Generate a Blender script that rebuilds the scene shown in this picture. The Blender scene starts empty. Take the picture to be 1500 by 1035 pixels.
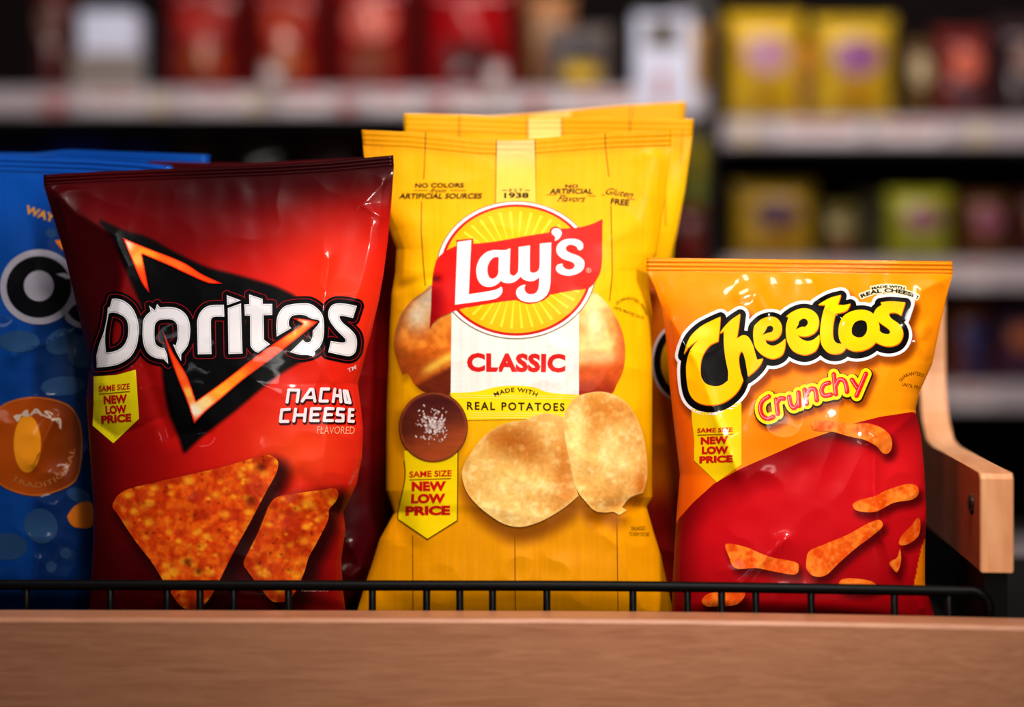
import bpy, bmesh, math, random
import numpy as np
from mathutils import Vector
from mathutils.geometry import delaunay_2d_cdt
from mathutils.kdtree import KDTree

# ------------------------------------------------------------------ scale and camera
W, H = 1500, 1035
LENS = 60.0
F = LENS / 36.0 * W            # focal length in pixels of the 1500 px wide frame
CX, HOR = 750.0, 470.0         # principal column, horizon row
D = 1.39                       # camera to the plane the front bags stand in (Y = 0)
DECK = 1.0                     # height of the tray's deck over the shop floor
CAM_Z = DECK + 0.253
rnd = random.Random(7)
scene = bpy.context.scene
COL = scene.collection

def ray(px, py, Y):
    d = np.asarray(Y, float) + D
    return np.stack([(np.asarray(px) - CX) / F * d, d - D, CAM_Z + (HOR - np.asarray(py)) / F * d], -1)

def zat(py, d): return CAM_Z + (HOR - py) / F * d
def xat(px, d): return (px - CX) / F * d

def lin(c):
    c = np.asarray(c, float) / 255.0
    return np.where(c <= 0.04045, c / 12.92, ((c + 0.055) / 1.055) ** 2.4)

def rgba(c): return tuple(lin(c)) + (1.0,)

# ------------------------------------------------------------------ objects
def link(o, parent=None):
    COL.objects.link(o)
    if parent is not None: o.parent = parent
    return o

def thing(name, label, cat, loc=(0, 0, 0), rotz=0.0, group=None):
    o = bpy.data.objects.new(name, None)
    o.empty_display_size = 0.02
    o.location = loc
    o.rotation_euler = (0, 0, rotz)
    o['label'] = label; o['category'] = cat
    if group: o['group'] = group
    return link(o)

def tag(o, label, cat, group=None):
    o['label'] = label; o['category'] = cat
    if group: o['group'] = group
    return o

def mesh_obj(name, verts, faces, mat, parent=None, smooth=True, cols=None, normals=None, loc=None):
    me = bpy.data.meshes.new(name)
    me.from_pydata([tuple(v) for v in verts], [], [tuple(int(i) for i in f) for f in faces])
    me.materials.append(mat)
    if smooth: me.polygons.foreach_set('use_smooth', [True] * len(me.polygons))
    if cols is not None:
        a = me.color_attributes.new('Print', 'FLOAT_COLOR', 'POINT')
        c = np.ones((len(verts), 4)); c[:, :3] = cols
        a.data.foreach_set('color', c.ravel())
    me.update()
    if normals is not None:
        me.normals_split_custom_set_from_vertices([tuple(n) for n in normals])
    o = bpy.data.objects.new(name, me)
    if loc is not None: o.location = loc
    return link(o, parent)

def bm_obj(name, bm, mat, parent=None, smooth=False, loc=None):
    me = bpy.data.meshes.new(name)
    bmesh.ops.recalc_face_normals(bm, faces=bm.faces)
    bm.to_mesh(me); bm.free()
    me.materials.append(mat)
    if smooth: me.polygons.foreach_set('use_smooth', [True] * len(me.polygons))
    o = bpy.data.objects.new(name, me)
    if loc is not None: o.location = loc
    return link(o, parent)

def bm_box(bm, lo, hi, bevel=0.0):
    r = bmesh.ops.create_cube(bm, size=1.0)
    lo, hi = Vector(lo), Vector(hi)
    for v in r['verts']:
        v.co = Vector(((lo[i] + hi[i]) / 2 + v.co[i] * (hi[i] - lo[i])) for i in range(3))
    if bevel:
        es = list({e for v in r['verts'] for e in v.link_edges})
        bmesh.ops.bevel(bm, geom=es, offset=bevel, segments=2, affect='EDGES')

def bm_tube(bm, pts, rad, seg=12):
    pts = [Vector(p) for p in pts]
    rings = []
    up = Vector((0, 1, 0)) if abs((pts[1] - pts[0]).normalized().y) < 0.9 else Vector((1, 0, 0))
    for i, p in enumerate(pts):
        t = (pts[min(i + 1, len(pts) - 1)] - pts[max(i - 1, 0)]).normalized()
        a = t.cross(up).normalized(); b = t.cross(a).normalized()
        rings.append([bm.verts.new(p + rad * (math.cos(k * 2 * math.pi / seg) * a + math.sin(k * 2 * math.pi / seg) * b)) for k in range(seg)])
    for r0, r1 in zip(rings, rings[1:]):
        for k in range(seg):
            bm.faces.new((r0[k], r0[(k + 1) % seg], r1[(k + 1) % seg], r1[k]))
    bm.faces.new(rings[0][::-1]); bm.faces.new(rings[-1])

# ------------------------------------------------------------------ materials
def new_mat(name):
    m = bpy.data.materials.new(name); m.use_nodes = True
    nt = m.node_tree
    return m, nt, nt.nodes['Principled BSDF']

def plain(name, col, rough=0.5, metal=0.0, vary=0.12, scale=30.0, spec=0.5, bump=0.0):
    m, nt, b = new_mat(name)
    tc = nt.nodes.new('ShaderNodeTexCoord'); n = nt.nodes.new('ShaderNodeTexNoise')
    n.inputs['Scale'].default_value = scale; n.inputs['Detail'].default_value = 4
    nt.links.new(tc.outputs['Object'], n.inputs['Vector'])
    mix = nt.nodes.new('ShaderNodeMix'); mix.data_type = 'RGBA'
    c = lin(col)
    mix.inputs[6].default_value = tuple(c * (1 - vary)) + (1,)
    mix.inputs[7].default_value = tuple(np.minimum(c * (1 + vary), 1)) + (1,)
    nt.links.new(n.outputs['Fac'], mix.inputs[0])
    nt.links.new(mix.outputs[2], b.inputs['Base Color'])
    b.inputs['Roughness'].default_value = rough; b.inputs['Metallic'].default_value = metal
    b.inputs['Specular IOR Level'].default_value = spec
    if bump:
        bp = nt.nodes.new('ShaderNodeBump'); bp.inputs['Distance'].default_value = bump
        nt.links.new(n.outputs['Fac'], bp.inputs['Height']); nt.links.new(bp.outputs['Normal'], b.inputs['Normal'])
    return m

def film(name, rough=0.3, coat=0.3, coat_rough=0.1, bump=0.0006, spec=0.4, grain=0.05, bscale=38.0):
    """printed plastic film: print colour from the mesh, fine noise, small dents"""
    m, nt, b = new_mat(name)
    at = nt.nodes.new('ShaderNodeAttribute'); at.attribute_name = 'Print'
    tc = nt.nodes.new('ShaderNodeTexCoord')
    n = nt.nodes.new('ShaderNodeTexNoise'); n.inputs['Scale'].default_value = 900; n.inputs['Detail'].default_value = 2
    nt.links.new(tc.outputs['Object'], n.inputs['Vector'])
    mr = nt.nodes.new('ShaderNodeMapRange'); mr.inputs[3].default_value = 1 - grain; mr.inputs[4].default_value = 1 + grain
    nt.links.new(n.outputs['Fac'], mr.inputs[0])
    mul = nt.nodes.new('ShaderNodeVectorMath'); mul.operation = 'SCALE'
    nt.links.new(at.outputs['Color'], mul.inputs[0]); nt.links.new(mr.outputs[0], mul.inputs['Scale'])
    nt.links.new(mul.outputs[0], b.inputs['Base Color'])
    b.inputs['Roughness'].default_value = rough
    b.inputs['Specular IOR Level'].default_value = spec
    b.inputs['Coat Weight'].default_value = coat; b.inputs['Coat Roughness'].default_value = coat_rough
    n2 = nt.nodes.new('ShaderNodeTexNoise'); n2.inputs['Scale'].default_value = bscale; n2.inputs['Detail'].default_value = 3
    nt.links.new(tc.outputs['Object'], n2.inputs['Vector'])
    bp = nt.nodes.new('ShaderNodeBump'); bp.inputs['Distance'].default_value = bump; bp.inputs['Strength'].default_value = 1.0
    nt.links.new(n2.outputs['Fac'], bp.inputs['Height'])
    nt.links.new(bp.outputs['Normal'], b.inputs['Normal']); nt.links.new(bp.outputs['Normal'], b.inputs['Coat Normal'])
    return m

def wood(name, dark, light, scale=(2.0, 30.0, 30.0), rough=0.45):
    m, nt, b = new_mat(name)
    tc = nt.nodes.new('ShaderNodeTexCoord'); mp = nt.nodes.new('ShaderNodeMapping')
    mp.inputs['Scale'].default_value = scale
    nt.links.new(tc.outputs['Object'], mp.inputs['Vector'])
    n = nt.nodes.new('ShaderNodeTexNoise'); n.inputs['Scale'].default_value = 1.6; n.inputs['Detail'].default_value = 5; n.inputs['Distortion'].default_value = 1.3
    nt.links.new(mp.outputs[0], n.inputs['Vector'])
    w = nt.nodes.new('ShaderNodeTexNoise'); w.inputs['Scale'].default_value = 9.0; w.inputs['Detail'].default_value = 6; w.inputs['Distortion'].default_value = 0.4
    nt.links.new(mp.outputs[0], w.inputs['Vector'])
    add = nt.nodes.new('ShaderNodeMath'); add.operation = 'MULTIPLY_ADD'; add.inputs[1].default_value = 0.35
    nt.links.new(w.outputs['Fac'], add.inputs[0]); nt.links.new(n.outputs['Fac'], add.inputs[2])
    r = nt.nodes.new('ShaderNodeValToRGB')
    r.color_ramp.elements[0].position = 0.4; r.color_ramp.elements[0].color = rgba(dark)
    r.color_ramp.elements[1].position = 0.9; r.color_ramp.elements[1].color = rgba(light)
    nt.links.new(add.outputs[0], r.inputs[0]); nt.links.new(r.outputs[0], b.inputs['Base Color'])
    b.inputs['Roughness'].default_value = rough
    return m

# ------------------------------------------------------------------ drawing in the print's own flat plane
def P(s, ox=0.0, oy=0.0, k=1.0, closed=True, sub=6):
    """'x,y x,y* ...' -> smooth outline; * marks a corner; (x,y) -> (ox + x/k, oy + y/k)"""
    pts, cor = [], []
    for t in s.split():
        c = t.endswith('*'); t = t.rstrip('*')
        x, y = t.split(',')
        pts.append((ox + float(x) / k, oy + float(y) / k)); cor.append(c)
    pts = np.array(pts); n = len(pts)
    out = []
    segs = n if closed else n - 1
    for i in range(segs):
        j = (i + 1) % n
        p1, p2 = pts[i], pts[j]
        if cor[i] and cor[j]:
            out.append(p1); continue
        if cor[i] or (not closed and i == 0): p0 = p1 - (p2 - p1) * 0.5 if False else p1
        else: p0 = pts[i - 1]
        if cor[j] or (not closed and j == n - 1): p3 = p2
        else: p3 = pts[(j + 1) % n]
        for q in range(sub):
            t = q / sub
            a = 2 * p1 + (p2 - p0) * t + (2 * p0 - 5 * p1 + 4 * p2 - p3) * t * t + (3 * p1 - p0 - 3 * p2 + p3) * t ** 3
            out.append(a / 2)
    if not closed: out.append(pts[-1])
    return np.array(out)

def ell(cx, cy, a, b, rot=0.0, n=72, a0=0.0, a1=360.0):
    t = np.radians(np.linspace(a0, a1, n, endpoint=(a1 - a0 < 359.9)))
    x, y = a * np.cos(t), b * np.sin(t); r = math.radians(rot)
    return np.stack([cx + x * math.cos(r) - y * math.sin(r), cy + x * math.sin(r) + y * math.cos(r)], -1)

def poly(*p): return np.array(p, float)

def resample(loop, step, closed=True):
    p = np.vstack([loop, loop[:1]]) if closed else loop
    out = []
    for a, b in zip(p[:-1], p[1:]):
        n = max(1, int(math.ceil(np.hypot(*(b - a)) / step)))
        for i in range(n): out.append(a + (b - a) * i / n)
    if not closed: out.append(p[-1])
    return np.array(out)

def clean(loop, tol=0.08):
    out = [loop[0]]
    for p in loop[1:]:
        if np.hypot(*(p - out[-1])) > tol: out.append(p)
    while len(out) > 3 and np.hypot(*(out[0] - out[-1])) <= tol: out.pop()
    return np.array(out)

def inside(groups, pts):
    res = np.zeros(len(pts), bool)
    for g in groups:
        c = np.zeros(len(pts), bool)
        x, y = pts[:, 0], pts[:, 1]
        for lp in g:
            x0, y0 = lp[:, 0], lp[:, 1]; x1, y1 = np.roll(x0, -1), np.roll(y0, -1)
            for k in range(0, len(pts), 4000):
                xs, ys = x[k:k + 4000, None], y[k:k + 4000, None]
                cond = (y0 > ys) != (y1 > ys)
                with np.errstate(divide='ignore', invalid='ignore'):
                    xi = (x1 - x0) * (ys - y0) / (y1 - y0) + x0
                c[k:k + 4000] ^= ((cond & (xs < xi)).sum(1) % 2).astype(bool)
        res |= c
    return res

def dist(loops, pts, closed=True):
    q = np.vstack([resample(l, 0.25, closed) for l in loops])
    t = KDTree(len(q))
    for i, (x, y) in enumerate(q.tolist()): t.insert((x, y, 0.0), i)
    t.balance()
    f = t.find
    return np.array([f((x, y, 0.0))[2] for x, y in np.asarray(pts, float).tolist()]) if len(pts) else np.zeros(0)

def sdf(groups, pts):
    d = dist([l for g in groups for l in g], pts)
    return np.where(inside(groups, pts), -d, d)

def contour(fn, box, level, res=0.6):
    x0, y0, x1, y1 = box
    xs = np.arange(x0, x1 + res, res); ys = np.arange(y0, y1 + res, res)
    gx, gy = np.meshgrid(xs, ys)
    f = fn(np.stack([gx.ravel(), gy.ravel()], -1)).reshape(gx.shape) - level
    f[[0, -1], :] = np.maximum(f[[0, -1], :], 0.01); f[:, [0, -1]] = np.maximum(f[:, [0, -1]], 0.01)
    f = np.where(np.abs(f) < 1e-9, 1e-9, f)
    s = f < 0
    nxt = {}
    def hx(i, j): return ('h', i, j)
    def vx(i, j): return ('v', i, j)
    tab = {1: [(3, 0)], 2: [(0, 1)], 3: [(3, 1)], 4: [(1, 2)], 5: [(3, 0), (1, 2)], 6: [(0, 2)], 7: [(3, 2)],
           8: [(2, 3)], 9: [(2, 0)], 10: [(0, 1), (2, 3)], 11: [(2, 1)], 12: [(1, 3)], 13: [(1, 0)], 14: [(0, 3)]}
    code = s[:-1, :-1] * 1 + s[:-1, 1:] * 2 + s[1:, 1:] * 4 + s[1:, :-1] * 8
    for i, j in zip(*np.nonzero((code > 0) & (code < 15))):
        e = [hx(i, j), vx(i, j + 1), hx(i + 1, j), vx(i, j)]
        for a, b in tab[int(code[i, j])]: nxt[e[a]] = e[b]
    def pos(k):
        t, i, j = k
        if t == 'h':
            a, b = f[i, j], f[i, j + 1]; return (xs[j] + res * a / (a - b), ys[i])
        a, b = f[i, j], f[i + 1, j]; return (xs[j], ys[i] + res * a / (a - b))
    loops = []
    while nxt:
        k0 = k = next(iter(nxt)); lp = []
        while k in nxt:
            lp.append(pos(k)); k = nxt.pop(k)
            if k == k0: break
        if len(lp) > 5: loops.append(clean(np.array(lp), 0.25))
    return [l for l in loops if len(l) > 3]

def bbox(groups, m=0):
    a = np.vstack([l for g in groups for l in g])
    return a[:, 0].min() - m, a[:, 1].min() - m, a[:, 0].max() + m, a[:, 1].max() + m

def grow(groups, d, res=0.7):
    return [contour(lambda p: sdf(groups, p), bbox(groups, abs(d) + 3), d, res)]

def stroke(lines, half, res=0.5):
    """open lines thickened to a band: lines = list of Nx2"""
    a = np.vstack(lines)
    box = (a[:, 0].min() - half - 2, a[:, 1].min() - half - 2, a[:, 0].max() + half + 2, a[:, 1].max() + half + 2)
    return [contour(lambda p: dist(lines, p, False), box, half, res)]

def shift(groups, dx, dy): return [[l + np.array([dx, dy]) for l in g] for g in groups]

_glyph = {}
def text_loops(s, bold=0.0, spacing=1.0, shear=0.0):
    key = (s, bold, spacing, shear)
    if key in _glyph: return _glyph[key]
    cu = bpy.data.curves.new('t', 'FONT'); cu.body = s; cu.size = 1.0; cu.offset = bold
    cu.space_character = spacing; cu.shear = shear; cu.resolution_u = 3; cu.fill_mode = 'FRONT'
    o = bpy.data.objects.new('t', cu); COL.objects.link(o)
    bpy.context.view_layer.update()
    me = o.evaluated_get(bpy.context.evaluated_depsgraph_get()).to_mesh()
    v = np.array([p.co[:2] for p in me.vertices])
    cnt = {}
    for pg in me.polygons:
        vs = list(pg.vertices)
        for a, b in zip(vs, vs[1:] + vs[:1]):
            ka = (round(v[a][0], 4), round(v[a][1], 4)); kb = (round(v[b][0], 4), round(v[b][1], 4))
            if (kb, ka) in cnt: cnt.pop((kb, ka))
            else: cnt[(ka, kb)] = 1
    nxt = {}
    for a, b in cnt: nxt.setdefault(a, []).append(b)
    loops = []
    while nxt:
        k0 = k = next(iter(nxt)); lp = []
        while k in nxt:
            lp.append(k); l = nxt[k]; n = l.pop()
            if not l: nxt.pop(k)
            k = n
            if k == k0: break
        if len(lp) > 2: loops.append(np.array(lp))
    bpy.data.objects.remove(o); bpy.data.curves.remove(cu)
    allp = np.vstack(loops); mn, mx = allp.min(0), allp.max(0)
    loops = [(l - mn) / (mx - mn) for l in loops]
    _glyph[key] = loops
    return loops

def text(s, tl, tr, bl, br=None, bold=0.02, spacing=1.0, shear=0.0):
    """lettering fitted into the quad top-left, top-right, bottom-left, bottom-right"""
    tl, tr, bl = map(np.array, (tl, tr, bl)); br = tr + bl - tl if br is None else np.array(br)
    g = []
    for l in text_loops(s, bold, spacing, shear):
        l = resample(l, 0.25 / max(len(s), 1) * 2)
        u, v = l[:, :1], l[:, 1:]
        g.append(tl * (1 - u) * v + tr * u * v + bl * (1 - u) * (1 - v) + br * u * (1 - v))
    return [g]

def text_arc(s, cx, cy, ra, rb, a0, a1, h, bold=0.02, inward=False, spacing=1.0):
    """lettering along an ellipse arc, angles in degrees clockwise from east (y down)"""
    g = []
    for l in text_loops(s, bold, spacing):
        l = resample(l, 0.04)
        a = np.radians(a0 + (a1 - a0) * l[:, 0])
        r = (h * (l[:, 1]) if not inward else -h * l[:, 1])
        g.append(np.stack([cx + (ra + r) * np.cos(a), cy + (rb + r) * np.sin(a)], -1))
    return [g]

# ------------------------------------------------------------------ smooth noise
class Noise:
    def __init__(self, seed): self.g = np.random.RandomState(seed).rand(128, 128)
    def __call__(self, x, y, s):
        x = np.asarray(x) / s; y = np.asarray(y) / s
        xi = np.floor(x).astype(int); yi = np.floor(y).astype(int); fx = x - xi; fy = y - yi
        fx = fx * fx * (3 - 2 * fx); fy = fy * fy * (3 - 2 * fy)
        g = lambda a, b: self.g[a % 128, b % 128]
        return (g(xi, yi) * (1 - fx) + g(xi + 1, yi) * fx) * (1 - fy) + (g(xi, yi + 1) * (1 - fx) + g(xi + 1, yi + 1) * fx) * fy
    def fbm(self, x, y, s, o=4):
        r = 0; a = 0.5
        for i in range(o): r = r + a * self(np.asarray(x) + 37 * i, np.asarray(y) + 91 * i, s / 2 ** i); a *= 0.5
        return r / (1 - 0.5 ** o)

def sstep(a, b, x):
    t = np.clip((np.asarray(x, float) - a) / (b - a), 0, 1); return t * t * (3 - 2 * t)

def mixc(a, b, t):
    t = np.clip(np.asarray(t, float), 0, 1)[..., None]
    return np.asarray(a, float) * (1 - t) + np.asarray(b, float) * t

# ------------------------------------------------------------------ a filled bag of printed film
class Bag:
    def __init__(s, name, label, group, left, right, top, Y0, bulge, mat, paint, seal=16.0, lean=0.02, creases=(), seed=1,
                 wrinkle=0.0012, gather=0.0010, back=0.02, ripple=0.0006, nu=None, nv=None, pu=(2.4, 0.62), cat='bag of chips', seal_paint=None, step=2.3):
        s.left = np.array(left, float); s.right = np.array(right, float); s.top = np.array(top, float)
        s.Y0, s.mat, s.sealpx, s.base_seed = Y0, mat, seal, seed
        s.yb = HOR + (CAM_Z - DECK) * F / (D + Y0) - 0.3
        s.x0 = min(s.left[:, 0].min(), s.top[:, 0].min()) - 6; s.x1 = max(s.right[:, 0].max(), s.top[:, 0].max()) + 6
        s.y0 = s.top[:, 1].min() - 6; s.y1 = s.yb + 6
        gx, gy = np.meshgrid(np.arange(s.x0, s.x1 + 1), np.arange(s.y0, s.y1 + 1))
        u, v = s.uv(gx, gy)
        vs = s.vseal = seal / (s.yb - s.top[:, 1].mean())
        cu = np.clip(np.abs(u), 0, 1)
        prof = np.clip(1 - cu ** pu[0], 0, 1) ** pu[1]
        t = np.clip((v - vs) / 0.46, 0, 1); pv = np.sin(t * math.pi / 2) ** 1.05
        tb = np.clip((1 - v) / 0.10, 0, 1); pv = pv * np.sin(tb * math.pi / 2) ** 0.6
        env = np.clip((1 - cu) / 0.12, 0, 1) * np.clip((v - vs) / 0.03, 0, 1) * np.clip((1 - v) / 0.05, 0, 1)
        N = Noise(seed)
        w = 0
        for k, (sc, am) in enumerate(((110, 1.6), (52, 0.8), (24, 0.28))):
            n = N(gx + 0.35 * gy + 300 * k, gy - 0.25 * gx + 500 * k, sc)
            w = w + am * (1 - 2 * np.abs(2 * n - 1)) if k == 1 else w + am * (2 * n - 1)
        gath = np.sin(gx / 7.0 + 3 * N(gx, gy * 0.3, 60)) * N(gx * 1.0, gy * 0.2 + 900, 34) * np.exp(-np.clip(v - vs, 0, 9) / 0.045)
        Y = Y0 + lean * (1 - v) - bulge * prof * pv - env * wrinkle * w - env * gather * gath
        pts = np.stack([gx.ravel(), gy.ravel()], -1)
        for line, amp, wid, kind in creases:
            d = dist([np.array(line, float)], pts, False).reshape(gx.shape)
            sh = np.exp(-(np.sqrt(d * d + 2.2) - 1.48) / wid) if kind == 'ridge' else np.exp(-(d / wid) ** 2)
            Y = Y - amp * sh * np.clip(env * 2, 0, 1)
        s.ripple = ripple
        Y = Y + s.rip(u, v)
        s.Y = Y
        s.lean = lean
        cx = (s.left[:, 0].mean() + s.right[:, 0].mean()) / 2
        b = ray(cx, s.yb, Y0)
        s.base = np.array([b[0], Y0, DECK])
        s.root = thing(name, label, cat, s.base, 0, group)
        wd = s.right[:, 0].mean() - s.left[:, 0].mean()
        nu = nu or int(wd / step); nv = nv or int((s.yb - s.top[:, 1].mean()) / step)
        U = np.linspace(-1, 1, nu); U = np.sign(U) * (1 - (1 - np.abs(U)) ** 1.25)
        V = np.linspace(vs, 1, nv)
        uu, vv = np.meshgrid(U, V)
        px, py = s.px(uu.ravel(), vv.ravel())
        front = s.world(px, py, 0)
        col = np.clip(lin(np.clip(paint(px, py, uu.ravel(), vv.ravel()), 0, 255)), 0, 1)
        nrm = s.normal(px, py)
        tb2 = np.sin(np.clip((vv.ravel() - vs) / 0.3, 0, 1) * math.pi / 2) * np.sin(np.clip((1 - vv.ravel()) / 0.1, 0, 1) * math.pi / 2) ** 0.6
        pb = np.clip(1 - np.abs(uu.ravel()) ** 2.4, 0, 1) ** 0.62 * tb2
        bk = ray(px, py, Y0 + lean * (1 - vv.ravel()) + back * pb + 0.0004) - s.base
        fid = np.arange(nu * nv).reshape(nv, nu)
        def quads(a): return np.stack([a[:-1, :-1], a[1:, :-1], a[1:, 1:], a[:-1, 1:]], -1).reshape(-1, 4)
        bid = fid + nu * nv
        rim = list(fid[0]) + list(fid[1:, -1]) + list(fid[-1, ::-1][1:]) + list(fid[::-1, 0][1:-1])
        rimb = list(bid[0]) + list(bid[1:, -1]) + list(bid[-1, ::-1][1:]) + list(bid[::-1, 0][1:-1])
        side = [(rim[i], rim[(i + 1) % len(rim)], rimb[(i + 1) % len(rim)], rimb[i]) for i in range(len(rim))]
        faces = [tuple(q) for q in quads(fid)] + [tuple(q[::-1]) for q in quads(bid)] + side
        mesh_obj('bag_body', np.vstack([front, bk]), faces, mat, s.root, cols=np.vstack([col, col * 0.8]),
                 normals=np.vstack([nrm, nrm * np.array([1, -1, 1])]))
        # crimped seal along the top
        if seal > 0:
            ns = 16
            V2 = np.linspace(0, vs, ns); uu, vv = np.meshgrid(np.linspace(-1, 1, max(nu // 2, 30)), V2)
            px, py = s.px(uu.ravel(), vv.ravel())
            q = ray(px, py, Y0 + lean * (1 - vv.ravel()) + s.rip(uu.ravel(), vv.ravel())) - s.base
            q2 = q + np.array([0, 0.0012, 0])
            n1 = len(q); fid = np.arange(n1).reshape(ns, -1)
            sp = seal_paint or paint
            c = np.clip(lin(np.clip(sp(px, py, uu.ravel(), vv.ravel()), 0, 255)), 0, 1)
            rip_shade = 1.0
            f2 = fid + n1
            rim = list(fid[0]) + list(fid[1:, -1]) + list(fid[-1, ::-1][1:]) + list(fid[::-1, 0][1:-1])
            side = [(rim[i], rim[(i + 1) % len(rim)], rim[(i + 1) % len(rim)] + n1, rim[i] + n1) for i in range(len(rim))]
            mesh_obj('top_seal', np.vstack([q, q2]), [tuple(a) for a in quads(fid)] + [tuple(a[::-1]) for a in quads(f2)] + side,
                     mat, s.root, cols=np.vstack([c, c]))

    def rip(s, u, v):
        t = np.clip(v / s.vseal, 0, 1) if s.vseal > 0 else np.ones_like(v)
        return np.sin(t * math.pi * 6) * s.ripple + 0.0018 * np.sin(np.clip(u, -1, 1) * 3.0 + s.base_seed) * (1 - t)

    def uv(s, px, py):
        xl = np.interp(py, s.left[:, 1], s.left[:, 0]); xr = np.interp(py, s.right[:, 1], s.right[:, 0])
        yt = np.interp(px, s.top[:, 0], s.top[:, 1])
        return 2 * (px - xl) / (xr - xl) - 1, (py - yt) / (s.yb - yt)

    def px(s, u, v):
        py = s.top[:, 1].mean() + v * (s.yb - s.top[:, 1].mean())
        for _ in range(14):
            xl = np.interp(py, s.left[:, 1], s.left[:, 0]); xr = np.interp(py, s.right[:, 1], s.right[:, 0])
            px = xl + (xr - xl) * (u + 1) / 2
            yt = np.interp(px, s.top[:, 0], s.top[:, 1]); py = yt + v * (s.yb - yt)
        return px, py

    def depth(s, px, py):
        fx = np.clip(px - s.x0, 0, s.Y.shape[1] - 1.001); fy = np.clip(py - s.y0, 0, s.Y.shape[0] - 1.001)
        i, j = fy.astype(int), fx.astype(int); a, b = fy - i, fx - j
        Y = s.Y
        return (Y[i, j] * (1 - b) + Y[i, j + 1] * b) * (1 - a) + (Y[i + 1, j] * (1 - b) + Y[i + 1, j + 1] * b) * a

    def world(s, px, py, lift):
        return ray(px, py, s.depth(np.asarray(px, float), np.asarray(py, float)) - lift) - s.base

    def normal(s, px, py):
        h = 1.2
        a = s.world(px + h, py, 0) - s.world(px - h, py, 0); b = s.world(px, py - h, 0) - s.world(px, py + h, 0)
        n = np.cross(a, b); n /= np.maximum(np.linalg.norm(n, axis=1, keepdims=True), 1e-12)
        return n

    def decal(s, name, groups, col, layer, parent=None, step=4.0, mat=None, label=None):
        """print on the film: filled outlines laid onto the bag's own curved front"""
        groups = [[clean(l) for l in g if len(l) > 2] for g in groups]
        V, E = [], []
        for g in groups:
            for l in g:
                l = clean(resample(l, min(step, 3.0)))
                n0 = len(V); V += [tuple(p) for p in l]
                E += [(n0 + i, n0 + (i + 1) % len(l)) for i in range(len(l))]
        nb = len(V)
        x0, y0, x1, y1 = bbox(groups)
        gx, gy = np.meshgrid(np.arange(x0 + step / 2, x1, step), np.arange(y0 + step / 2, y1, step))
        gx[1::2] += step / 2
        p = np.stack([gx.ravel(), gy.ravel()], -1)
        if len(p):
            p = p[inside(groups, p)]
        if len(p):
            p = p[dist([l for g in groups for l in g], p) > step * 0.35]
            V += [tuple(q) for q in p]
        vs, _, fs, *_ = delaunay_2d_cdt([Vector(v) for v in V], E, [], 0, 1e-5)
        vs = np.array([v[:] for v in vs]); fs = np.array(fs)
        c = vs[fs].mean(1)
        fs = fs[inside(groups, c)]
        used = np.unique(fs); mp = -np.ones(len(vs), int); mp[used] = np.arange(len(used))
        vs = vs[used]; fs = mp[fs]
        a = vs[fs]; ar = (a[:, 1, 0] - a[:, 0, 0]) * (a[:, 2, 1] - a[:, 0, 1]) - (a[:, 1, 1] - a[:, 0, 1]) * (a[:, 2, 0] - a[:, 0, 0])
        fs[ar > 0] = fs[ar > 0][:, ::-1]
        px, py = vs[:, 0], vs[:, 1]
        w = s.world(px, py, 0.00022 + 0.00013 * layer)
        cc = col(px, py) if callable(col) else np.tile(np.array(col, float), (len(px), 1))
        o = mesh_obj(name, w, fs, mat or s.mat, parent or s.root, cols=np.clip(lin(np.clip(cc, 0, 255)), 0, 1), normals=s.normal(px, py))
        if label: o['label'] = label
        return o
# ------------------------------------------------------------------ film materials
M_gloss = film('glossy_film', rough=0.34, coat=0.24, coat_rough=0.05, bump=0.00022, spec=0.10)
M_satin = film('satin_film', rough=0.45, coat=0.03, coat_rough=0.25, bump=0.0004, spec=0.10)
NZ = Noise(11); NZ2 = Noise(12); NZ3 = Noise(13)

def G(*loops): return [list(loops)]
def U(*groups):
    r = []
    for g in groups: r += g
    return r

def nacho_chip(seed, light=1.0):
    rs = np.random.RandomState(seed)
    bl = np.stack([rs.uniform(150, 520, 300), rs.uniform(650, 900, 300), rs.uniform(3.0, 8.5, 300), rs.uniform(0.45, 1.0, 300)], -1)
    pits = np.stack([rs.uniform(150, 520, 110), rs.uniform(650, 900, 110), rs.uniform(0.9, 1.9, 110)], -1)
    pits[:9, 2] = rs.uniform(4, 9, 9)
    def f(px, py):
        n1 = NZ.fbm(px + seed * 50, py, 26, 4); n2 = NZ2.fbm(px, py + seed * 70, 9, 3); n3 = NZ3.fbm(px, py, 4, 2)
        c = mixc((216, 72, 12), (240, 108, 20), sstep(0.3, 0.7, n2))
        c = mixc(c, (176, 36, 6), sstep(0.48, 0.34, n1) * 0.5)
        w = np.zeros(len(px))
        for x, y, r, k in bl: w = np.maximum(w, k * np.exp(-((px - x) / (r * 1.25)) ** 2 - ((py - y) / r) ** 2))
        c = mixc(c, (255, 172, 40), sstep(0.1, 0.9, w) * 0.9)
        z = np.zeros(len(px))
        for x, y, r in pits: z = np.maximum(z, np.exp(-((px - x) / r) ** 2 - ((py - y) / r) ** 2))
        c = mixc(c, (84, 16, 4), z * 0.7)
        return c * light * (0.9 + 0.2 * n3)[..., None]
    return f

def puff_col(seed):
    def f(px, py):
        n1 = NZ.fbm(px + seed * 80, py, 14, 3); n2 = NZ2.fbm(px, py + 40 * seed, 5, 2)
        c = mixc((236, 92, 18), (252, 138, 44), sstep(0.3, 0.7, n1))
        c = mixc(c, (255, 164, 72), sstep(0.5, 0.8, n2) * 0.5)
        return mixc(c, (206, 64, 8), sstep(0.4, 0.25, n2) * 0.3)
    return f

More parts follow.
